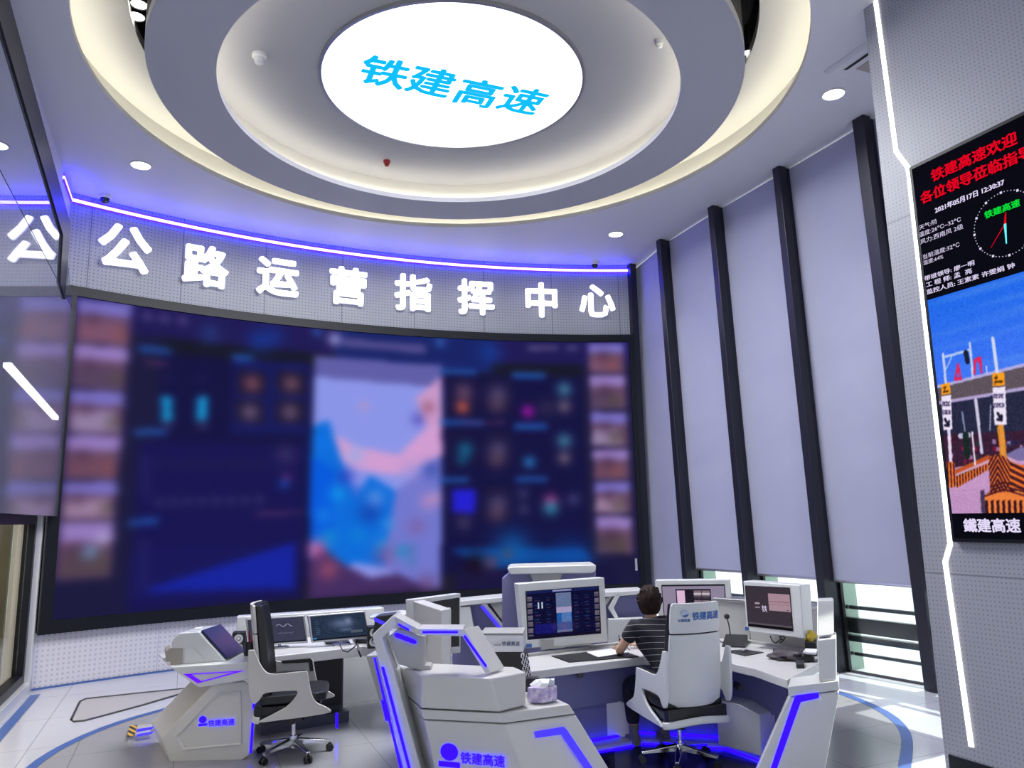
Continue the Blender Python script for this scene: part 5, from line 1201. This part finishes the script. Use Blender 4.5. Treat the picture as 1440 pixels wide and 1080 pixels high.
# basket, white bag in it, chain strap, tissue box
bt0 = c1.lerp(c2, .9)
q = V(bt0.x+.06, bt0.y+.40, 0)
P = [Q(690, 945, 5.95), Q(735, 945, 5.85)]
bx0, bx1 = P[0].x, P[1].x
t = thing('storage_basket', 'black storage basket standing behind the white tower top', 'basket', V((bx0+bx1)/2, 5.95, .75))
b = MB(); b.loft([V(bx0-.02, 5.85, .76), V(bx1, 5.8, .76), V(bx1+.02, 6.1, .76), V(bx0, 6.15, .76)], [Q(686, 917, 5.85), Q(735, 917, 5.8), Q(735, 917, 5.8)+V(.03, .3, 0), Q(686, 917, 5.85)+V(0, .3, 0)]); b.build('body', 'black_plastic', t, bevel=.008)
t = thing('paper_bag', 'white printed box on the black storage basket', 'box', V((bx0+bx1)/2, 5.95, Q(700, 917, 5.85).z))
pb4 = [Q(680, 917, 5.85), Q(736, 917, 5.8), Q(736, 893, 5.8), Q(676, 893, 5.85)]
b = MB(); b.prism(pb4, V(.02, .28, 0)); b.build('body', 'paper', t, bevel=.006)
text_on('lettering', '铁建高速', 'text_dark_print', t, Q(706, 907.5, 5.81), (pb4[1]-pb4[0]), V(0, 0, 1), .033, .0005, 0)
text_on('lettering', 'cscec'.upper() if False else '中国铁建', 'text_dark_print', t, Q(694, 908, 5.82), (pb4[1]-pb4[0]), V(0, 0, 1), .014, .0, 0)
b = MB(); b.prism([Q(676, 892.5, 5.85), Q(736, 892.5, 5.8), Q(736, 892.5, 5.8)+V(.02, .28, 0), Q(676, 892.5, 5.85)+V(.02, .28, 0)], V(0, 0, .012)); b.build('lid', 'lacquer_shade', t, bevel=.003)
# woven strap: links black and white
t = thing('woven_strap', 'black and white woven strap hanging beside the tissue box', 'strap', Q(741, 950, 5.6))
for k in range(11):
    u_ = k/10
    for s_, mt_ in ((0, 'paper'), (1, 'black_plastic')):
        q = Q(735+u_*8+s_*5-u_*2, 922+u_*45, 5.62); b = MB(); b.tube([q+V(.010*math.cos(a_), 0, .016*math.sin(a_)) for a_ in [2*PI*j/8 for j in range(8)]], .006, 6, closed=True); b.build('link', 'black_plastic' if (k+s_) % 2 else 'paper', t)
b = MB(); q = Q(748, 962, 5.55); b.box(q, (.10, .06, .09), .1); tag(b.build('small_black_case', 'black_plastic', bevel=.006), 'small black case behind the lilac tissue box', 'case')
t = thing('tissue_box', 'lilac flowered tissue box with tissue sticking out, on the white console end', 'tissue box', atz(762, 988, ZD))
T0 = [atz(741.5, 988, ZD), atz(763, 989.5, ZD), atz(784, 985, ZD), atz(764, 980, ZD)]
b = MB(); b.prism(T0, V(0, 0, .095)); b.build('box', 'tissue_print', t, bevel=.006)
b = MB(); tcn = sum(T0, V(0, 0, 0))/4+V(0, 0, .096); ring = []
for k in range(10):
    a_ = 2*PI*k/10; r_ = .05+.02*math.sin(3*a_); ring.append(tcn+V(r_*math.cos(a_)*1.5, r_*math.sin(a_), 0))
top = [tcn+(p-tcn)*.75+V(.02, 0, .03+.015*math.sin(k*2.3)) for k, p in enumerate(ring)]
for k in range(10): b.face([ring[k], ring[(k+1) % 10], top[(k+1) % 10], top[k]])
b.face(top); b.build('tissue', 'paper', t)
# floor socket box with hazard stripes
t = thing('floor_power_box', 'low floor box with yellow black stripes and blue lit lines left of the console', 'floor box', atz(200, 1040, 0))
P = [atz(179, 1043, 0), atz(210, 1036, 0), atz(219, 1024, 0), atz(184, 1026, 0)]
b = MB(); b.prism(P, V(0, 0, .04)); b.build('body', 'lacquer_shade', t, bevel=.004)
P = [atz(178, 1043, .002), atz(189, 1041, .002), atz(193, 1026, .002), atz(182, 1027, .002)]
b = MB(); b.prism([p+V(0, 0, .04) for p in P], V(0, 0, .004)); b.build('hazard_plate', 'hazard', t, smooth=False)
for k in range(2):
    y_ = 1036-k*7; P = [atz(192, y_, .045), atz(214, y_-4, .045), atz(216, y_-7, .045), atz(193, y_-3, .045)]; b = MB(); b.prism(P, V(0, 0, .004)); b.build('blue_lit_line', 'led_blue_soft', t, smooth=False)  # blue light on pale lines, drawn as emissive strips
# ================================================================ CHAIRS
def arc(pts, n=6):
    P = [Vector(p) for p in pts]; S = []
    for i in range(len(P)-1):
        p0, p1, p2, p3 = P[max(i-1, 0)], P[i], P[i+1], P[min(i+2, len(P)-1)]
        for k in range(n):
            u_ = k/n; S.append(.5*((2*p1)+(p2-p0)*u_+(2*p0-5*p1+4*p2-p3)*u_*u_+(3*p1-p0-3*p2+p3)*u_**3))
    S.append(P[-1]); return S
def make_chair(label, loc, rz, white, spin=0.0):
    """faces its own +Y"""
    r = thing('office_chair', label, 'chair', loc, 'white shell office chairs', rz)
    def part(b, n, mt_, bevel=0, p=None): return b.build(n, mt_, p or r, bevel=bevel, local=True)
    # back shell: two curved plates
    def shell(b, zs, ys, ws, bow, th):
        rows = []
        for z, y, w in zip(zs, ys, ws):
            rows.append([V(w*(k/8-.5)*1.0, y+bow*(2*k/8-1)**2, z) for k in range(9)])
        f = [[b.bm.verts.new(p) for p in row] for row in rows]; g = [[b.bm.verts.new(p+V(0, th, 0)) for p in row] for row in rows]
        n = len(rows)
        for i in range(n-1):
            for k in range(8):
                b.bm.faces.new((f[i][k], f[i][k+1], f[i+1][k+1], f[i+1][k])); b.bm.faces.new((g[i][k+1], g[i][k], g[i+1][k], g[i+1][k+1]))
        for k in range(8): b.bm.faces.new((f[0][k+1], f[0][k], g[0][k], g[0][k+1])); b.bm.faces.new((f[n-1][k], f[n-1][k+1], g[n-1][k+1], g[n-1][k]))
        for i in range(n-1): b.bm.faces.new((f[i][0], f[i+1][0], g[i+1][0], g[i][0])); b.bm.faces.new((f[i+1][8], f[i][8], g[i][8], g[i+1][8]))
    b = MB(); shell(b, [.46, .50, .60, .74, .90, .985], [-.27, -.285, -.30, -.315, -.335, -.345], [.36, .44, .46, .45, .44, .43], .045, .022); part(b, 'back_shell', white, .004)
    b = MB(); shell(b, [.995, 1.04, 1.14, 1.20, 1.215], [-.347, -.352, -.362, -.37, -.372], [.42, .43, .425, .41, .38], .045, .022); hs = part(b, 'headrest_shell', white, .004)
    b = MB(); shell(b, [.52, .60, .74, .90, 1.05, 1.19], [-.215, -.235, -.25, -.27, -.29, -.315], [.42, .45, .44, .43, .42, .38], .04, .028)
    shell(b, [.50, .60, .75, .95, 1.21], [-.262, -.276, -.292, -.315, -.349], [.43, .45, .44, .43, .40], .045, .05); part(b, 'back_cushion', 'black_leather', .01)
    # seat
    b = MB(); pr = [V(-.245, -.24, .44), V(.245, -.24, .44), V(.26, .20, .455), (V(.20, .27, .45)), V(-.20, .27, .45), V(-.26, .20, .455)]; b.prism(pr, V(0, 0, .075)); part(b, 'seat_cushion', 'black_leather', .022)
    b = MB(); pr = [V(-.25, -.25, .365), V(.25, -.25, .365), V(.25, .22, .40), V(-.25, .22, .40)]; b.loft(pr, [V(-.255, -.245, .44), V(.255, -.245, .44), V(.26, .23, .44), V(-.26, .23, .44)]); part(b, 'seat_pan', 'black_leather', .01)
    # side shells with the arm and the swept foot
    for s in (-1, 1):
        b = MB(); x0, x1 = s*.262, s*.285
        O_ = arc([(-.335, .86), (-.325, .60), (-.30, .50), (-.265, .475), (-.235, .505), (-.20, .548), (0.0, .556), (.055, .548), (.035, .50), (-.02, .445), (-.12, .395), (-.235, .345), (-.235, .335), (-.05, .345), (.16, .362), (.30, .385), (.295, .40), (.24, .43), (.175, .475), (.145, .55), (.125, .685), (.10, .70), (-.14, .695), (-.20, .72), (-.245, .79), (-.27, .87)] if False else [Vector((y_, z_, 0)) for y_, z_ in ((-.335, .88), (-.325, .60), (-.30, .50), (-.268, .475), (-.235, .505), (-.19, .55), (0.0, .556), (.05, .548), (.03, .50), (-.03, .44), (-.14, .385), (-.24, .335), (-.10, .340), (.14, .356), (.31, .378), (.27, .42), (.19, .465), (.15, .56), (.125, .68), (.09, .698), (-.13, .69), (-.20, .715), (-.25, .79), (-.29, .88))], 3)
        b.prism([V(x0, p.x, p.y) for p in O_], V(x1-x0, 0, 0)); part(b, 'arm_shell', white, .006)
        b = MB(); b.prism([V(s*.250, y_, z_) for y_, z_ in ((-.14, .70), (.10, .706), (.12, .69), (.13, .60), (.10, .60), (.09, .675), (-.13, .675))], V(s*.024, 0, 0)); part(b, 'arm_pad', 'black_leather', .004)
    # white rim sweeping round below the seat
    b = MB(); rim = arc([(.272, -.235, .345), (.24, -.285, .352), (0, -.31, .372), (-.24, -.285, .352), (-.272, -.235, .345)], 6); b.tube(rim, .013, 8, flat=2.0)
    part(b, 'rear_rim', white)
    b = MB(); b.prism([V(-.26, -.22, .35), V(.26, -.22, .35), V(.25, -.28, .36), V(-.25, -.28, .36)], V(0, .0, .10)); part(b, 'under_pad', 'black_leather', .01)
    # mechanism, gas lift, star base
    b = MB(); b.box((0, .02, .325), (.20, .26, .05)); b.tube([(0, -.02, .31), (0, -.02, .245)], .038, 14); b.tube([(.05, .06, .32), (.20, .10, .31)], .009, 8); part(b, 'mechanism', 'black_plastic', .008)
    b = MB(); b.tube([(0, 0, .25), (0, 0, .13)], .016, 14); b.tube([(0, 0, .155), (0, 0, .06)], .031, 18); part(b, 'gas_lift', 'chrome')
    for k in range(5):
        a_ = 2*PI*k/5+spin; d = V(math.cos(a_), math.sin(a_), 0); sd = V(-d.y, d.x, 0)
        b = MB(); b.loft([d*.02+sd*.026+V(0, 0, .085), d*.02-sd*.026+V(0, 0, .085), d*.02-sd*.026+V(0, 0, .135), d*.02+sd*.026+V(0, 0, .135)], [d*.30+sd*.016+V(0, 0, .068), d*.30-sd*.016+V(0, 0, .068), d*.30-sd*.016+V(0, 0, .088), d*.30+sd*.016+V(0, 0, .088)]); leg = part(b, 'leg', 'chrome', .005)
        b = MB()
        for w in (-1, 1): b.lathe([(0, 0), (.026, 0), (.029, .006), (.029, .014), (.026, .02), (0, .02)], d*.295+sd*(.008*w-(.0 if w > 0 else .02))+V(0, 0, .0295)+sd*0, 16, axis=sd)
        b.tube([d*.295+V(0, 0, .045), d*.295+V(0, 0, .08)], .009, 8); part(b, 'caster', 'black_plastic', 0, leg)
    return r
CH1 = atz(412, 1048, .08); CH2 = atz(957, 1057, .08)
ch1 = make_chair('empty white and black office chair seen side-on at the left console', (CH1.x, CH1.y, 0), math.radians(-80), 'chair_warm', .5)
ch2 = make_chair('white office chair with blue lettering on its headrest, behind the seated person', (CH2.x, CH2.y, 0), math.radians(20), 'chair_white', .3)
for c_ in (ch1, ch2): c_.scale = (1.04, 1.04, 1.04)
# lettering on the second chair's headrest, on its rear face
keep = ORG[ch2.name]; ORG[ch2.name] = V(0, 0, 0)
def head_text(body, x0_, z_, sz, bo):
    bm = text_bm(body, sz, bo)
    for v in bm.verts:
        x_, z2 = v.co.x+x0_, v.co.y+z_; k = (z2-1.04)/.10; yy = -.352-.010*k+.045*(x_/.2125)**2-.003; v.co = V(x_, yy, z2)
    q = MB(); q.bm.free(); q.bm = bm; return q.build('lettering', 'text_blue_print', ch2, smooth=False, fixn=False, local=True)
head_text('铁建高速', -.055, 1.095, .063, .0020); head_text('中国铁建', -.165, 1.082, .0235, .0007)
b = MB(); n = 20; b.face([V(.032*math.cos(2*PI*k/n)-.118, -.3665, .026*math.sin(2*PI*k/n)+1.143) for k in range(n)])
b.build('emblem', 'emblem_ring', ch2, smooth=False, local=True)
ORG[ch2.name] = keep
# ================================================================ THE PERSON
def skin_mesh(name, chains, material, parent, sub=2, root_i=0, extra=None):
    """chains: list of lists of (point, rx, ry); points that coincide are shared"""
    verts, idx, rads, edges = [], {}, [], []
    def vid(p, r):
        k = (round(p[0], 4), round(p[1], 4), round(p[2], 4))
        if k not in idx: idx[k] = len(verts); verts.append(Vector(p)); rads.append(r)
        return idx[k]
    for ch in chains:
        prev = None
        for p, rx, ry in ch:
            i = vid(p, (rx, ry))
            if prev is not None and prev != i: edges.append((prev, i))
            prev = i
    org = ORG[parent.name]
    me = bpy.data.meshes.new(name); me.from_pydata([v-org for v in verts], edges, [])
    o = bpy.data.objects.new(name, me); COL.objects.link(o); o.modifiers.new('skin', 'SKIN')
    for i, r in enumerate(rads): me.skin_vertices[0].data[i].radius = r; me.skin_vertices[0].data[i].use_root = (i == root_i)
    dg = bpy.context.evaluated_depsgraph_get(); ev = o.evaluated_get(dg); m2 = bpy.data.meshes.new_from_object(ev)
    bpy.data.objects.remove(o)
    m2.materials.clear(); m2.materials.append(M[material]); m2.shade_smooth()
    o = bpy.data.objects.new(name, m2); COL.objects.link(o); o.parent = parent; ORG[o.name] = org
    if sub: s_ = o.modifiers.new('sub', 'SUBSURF'); s_.levels = sub; s_.render_levels = sub
    return o
hd = Vector((-.42, .907, 0)).normalized(); rd = Vector((hd.y, -hd.x, 0))       # facing the desk, and the person's right
pel = V(CH2.x, CH2.y, 0)+hd*.15+rd*.07; pel.z = .60
def W_(r_, f_, z_): return V(pel.x, pel.y, 0)+rd*r_+hd*f_+V(0, 0, z_)
person = thing('person', 'person with short dark hair and black striped T-shirt sitting at the console, seen from behind', 'person', V(pel.x, pel.y, .54))
chest = W_(-.02, .16, .84); neckb = W_(-.02, .24, 1.05); 
sh = {-1: W_(-.02-.175, .23, 1.01), 1: W_(-.02+.175, .22, 1.01)}
el = {-1: W_(-.29, .34, .80), 1: W_(.30, .36, .82)}
wr = {-1: W_(-.17, .54, .782), 1: W_(.10, .56, .782)}
kn = {-1: W_(-.13, .46, .50), 1: W_(.13, .46, .50)}
hip = {-1: W_(-.09, .03, .56), 1: W_(.09, .03, .56)}
an = {-1: W_(-.14, .40, .10), 1: W_(.13, .34, .10)}
hdd = (hd*.75+rd*.66).normalized(); hrd = Vector((hdd.y, -hdd.x, 0))               # head turned to the right
hc = W_(.0, .28, 1.18)
nk = neckb.lerp(hc, .5)-V(0, 0, .012)
ch_ = [[(W_(0, 0, .60), .105, .095), (W_(0, .07, .72), .10, .09), (chest, .115, .095), (W_(-.03, .22, .98), .09, .075), (neckb, .062, .06), (nk, .052, .054), (hc-V(0, 0, .045), .055, .06)]]
for s in (-1, 1):
    ch_.append([(W_(-.03, .22, .98), .09, .075), (sh[s]-V(0, 0, .01), .050, .050), (sh[s].lerp(el[s], .5), .046, .046), (el[s], .040, .040), (el[s].lerp(wr[s], .4), .037, .037), (wr[s], .026, .024)])
    ch_.append([(W_(0, 0, .60), .105, .095), (hip[s], .065, .065), (hip[s].lerp(kn[s], .5), .058, .058), (kn[s], .046, .046), (kn[s].lerp(an[s], .45), .050, .052), (an[s], .036, .038), (an[s]+hd*.05-V(0, 0, .045), .035, .03), (an[s]+hd*.14-V(0, 0, .07), .033, .022)])
    # palm and fingers resting on the desk
    fd = (hd*.9-rd*.45*s).normalized(); sd = Vector((fd.y, -fd.x, 0)); pm = wr[s]+fd*.045+V(0, 0, -.004)
    ch_.append([(wr[s], .026, .024), (pm, .036, .014), (pm+fd*.035, .037, .012)])
skin_mesh('body', ch_, 'skin', person)
for s in (-1, 1):
    fd = (hd*.9-rd*.45*s).normalized(); sd = Vector((fd.y, -fd.x, 0)); pm = wr[s]+fd*.07+V(0, 0, -.004)
    for k, ln in enumerate((.062, .072, .068, .054)):
        o0 = pm+sd*(.030-.020*k)*1.0; skin_mesh('finger', [[(o0, .009, .009), (o0+fd*ln*.5+V(0, 0, .008), .0088, .0088), (o0+fd*ln*.85+V(0, 0, -.002), .0082, .0082), (o0+fd*ln+V(0, 0, -.012), .0075, .0075)]], 'skin', person, 1)
    o0 = pm-fd*.04-sd*.028*s*-1; skin_mesh('thumb', [[(o0, .011, .011), (o0+fd*.03+sd*.022*s, .010, .010), (o0+fd*.055+sd*.026*s+V(0, 0, -.006), .009, .009)]], 'skin', person, 1)
# clothes
sl_ = lambda s, t: sh[s].lerp(el[s], t)
shc = [[(W_(0, -.02, .56), .160, .150), (W_(0, .03, .64), .158, .142), (W_(0, .08, .75), .152, .134), (chest, .168, .140), (W_(-.03, .215, .975), .150, .115), (W_(-.03, .235, 1.045), .076, .072)]]
for s in (-1, 1): shc.append([(W_(-.03, .215, .975), .150, .115), (sh[s]-V(0, 0, .004), .082, .080), (sl_(s, .34), .072, .070), (sl_(s, .62), .070, .066)])
skin_mesh('tshirt', shc, 'shirt', person)
tr2 = [[(W_(0, -.01, .565), .150, .11), (W_(0, .02, .56), .14, .105)]]
for s in (-1, 1): tr2.append([(W_(0, .02, .56), .14, .105), (hip[s]+hd*.06, .098, .090), (hip[s].lerp(kn[s], .55), .086, .084), (kn[s]+V(0, 0, .002), .072, .072), (kn[s].lerp(an[s], .35), .068, .070), (kn[s].lerp(an[s], .86), .056, .060)])
skin_mesh('trousers', tr2, 'trousers', person)
for s in (-1, 1):
    b = MB(); a_ = an[s]; fd = hd
    P = [a_-fd*.055+rd*.036, a_+fd*.05+rd*.042, a_+fd*.16+rd*.036, a_+fd*.195, a_+fd*.16-rd*.036, a_+fd*.05-rd*.04, a_-fd*.055-rd*.036]
    lo = [V(p.x, p.y, .008) for p in P]; hi = [V(p.x, p.y, h).lerp(V(a_.x+fd.x*.03, a_.y+fd.y*.03, h), .16) for p, h in zip(P, (.095, .10, .062, .045, .062, .10, .095))]
    b.loft(lo, hi); o = b.build('shoe', 'shoe', person, bevel=.012)
    b = MB(); b.tube([a_-V(0, 0, .015), a_+V(0, 0, .07)], .042, 14); b.build('sock', 'shoe', person)
# head
def head_shape(p):       # p on unit sphere: x right, y forward, z up
    x, y, z = p; w = .074; d = .094; h = .118
    k = 1-.22*max(0, -z)**1.3*(1 if y < .6 else .8)
    X = x*w*k; Y = y*d*(1-.18*max(0, -z)**2)+(.012 if z < -.2 else 0); Z = z*h
    Y += .008*math.exp(-((x/.18)**2+((z+.12)/.2)**2))*(1 if y > 0 else 0)*2.4      # nose ridge
    Y -= .006*math.exp(-(((abs(x)-.38)/.16)**2+((z-.05)/.12)**2))*(1 if y > 0 else 0)
    if y < 0: Y *= 1.06
    return hc+hrd*X+hdd*Y+V(0, 0, Z)
b = MB(); b.ball((0, 0, 0), 1, 40)
for v in b.bm.verts: v.co = head_shape(v.co)
b.build('head', 'skin', person)
for s in (-1, 1):
    b = MB(); b.ball((0, 0, 0), 1, 18)
    for v in b.bm.verts: p = v.co.copy(); v.co = hc+hrd*(s*.075+p.x*.009)+hdd*(-.006+p.y*.018*(1+.2*p.z)-.004*p.z)+V(0, 0, -.008+p.z*.031)
    b.build('ear', 'skin', person)
    b = MB(); b.ball(hc+hrd*s*.03+hdd*.080+V(0, 0, .008), .010, 10); b.build('eye', 'paper', person)
    b = MB(); b.ball(hc+hrd*s*.03+hdd*.087+V(0, 0, .008), .0052, 8); b.build('iris', 'black_plastic', person)
    b = MB(); b.tube([hc+hrd*s*.016+hdd*.088+V(0, 0, .030), hc+hrd*s*.032+hdd*.087+V(0, 0, .034), hc+hrd*s*.048+hdd*.076+V(0, 0, .028)], .0035, 6); b.build('eyebrow', 'hair', person)
b = MB(); b.tube([hc+hdd*.088+V(0, 0, .012), hc+hdd*.104+V(0, 0, -.022), hc+hdd*.090+V(0, 0, -.030)], [.006, .011, .007], 8); b.build('nose', 'skin', person)
b = MB(); b.tube([hc-hrd*.022+hdd*.078+V(0, 0, -.055), hc+hdd*.088+V(0, 0, -.054), hc+hrd*.022+hdd*.078+V(0, 0, -.055)], .005, 8); b.build('mouth', 'lips', person)
# hair: thick cap with locks, cut short at the nape
b = MB(); b.ball((0, 0, 0), 1, 72)
rr = random.Random(3)
for v in list(b.bm.verts):
    x, y, z = v.co
    az = math.atan2(x, y)
    lim = -.62 if y < -.25 else (-.12 if y < .25 else .42)
    lim = (-.70 if y < -.3 else -.70+(y+.3)*1.15) if y < .75 else .5
    k = 1.0+.055*math.sin(az*9+z*5)+.04*math.sin(az*17-z*9)+.03*math.sin(az*31+z*15)
    base = head_shape(v.co); q = base-hc
    thick = .024+.020*max(0, z)+.010*max(0, -y)
    if z < lim: thick = -.010
    elif z < lim+.16: thick *= (z-lim)/.16*.8+.2
    n = Vector(q).normalized(); v.co = base+n*thick*k
b.build('hair', 'hair', person)
b = MB()
for k in range(46):
    az = rr.uniform(-PI*.93, PI*.93); z0_ = rr.uniform(.0, .85); yy = math.cos(az)
    c_ = math.sqrt(1-z0_*z0_); p = [head_shape(V(math.sin(az+t*.25)*math.sqrt(max(0, 1-min(.99, z)**2)), math.cos(az+t*.25)*math.sqrt(max(0, 1-min(.99, z)**2)), z)) for t, z in ((0, z0_), (.4, z0_-.15), (.9, z0_-.32))]
    if yy > .45 and z0_ < .55: continue
    p = [hc+(q-hc)*(1.0+(.024+.01*(2-i))/.1) for i, q in enumerate(p)]; b.tube(p, [.013, .011, .003], 6)
b.build('hair_locks', 'hair', person)
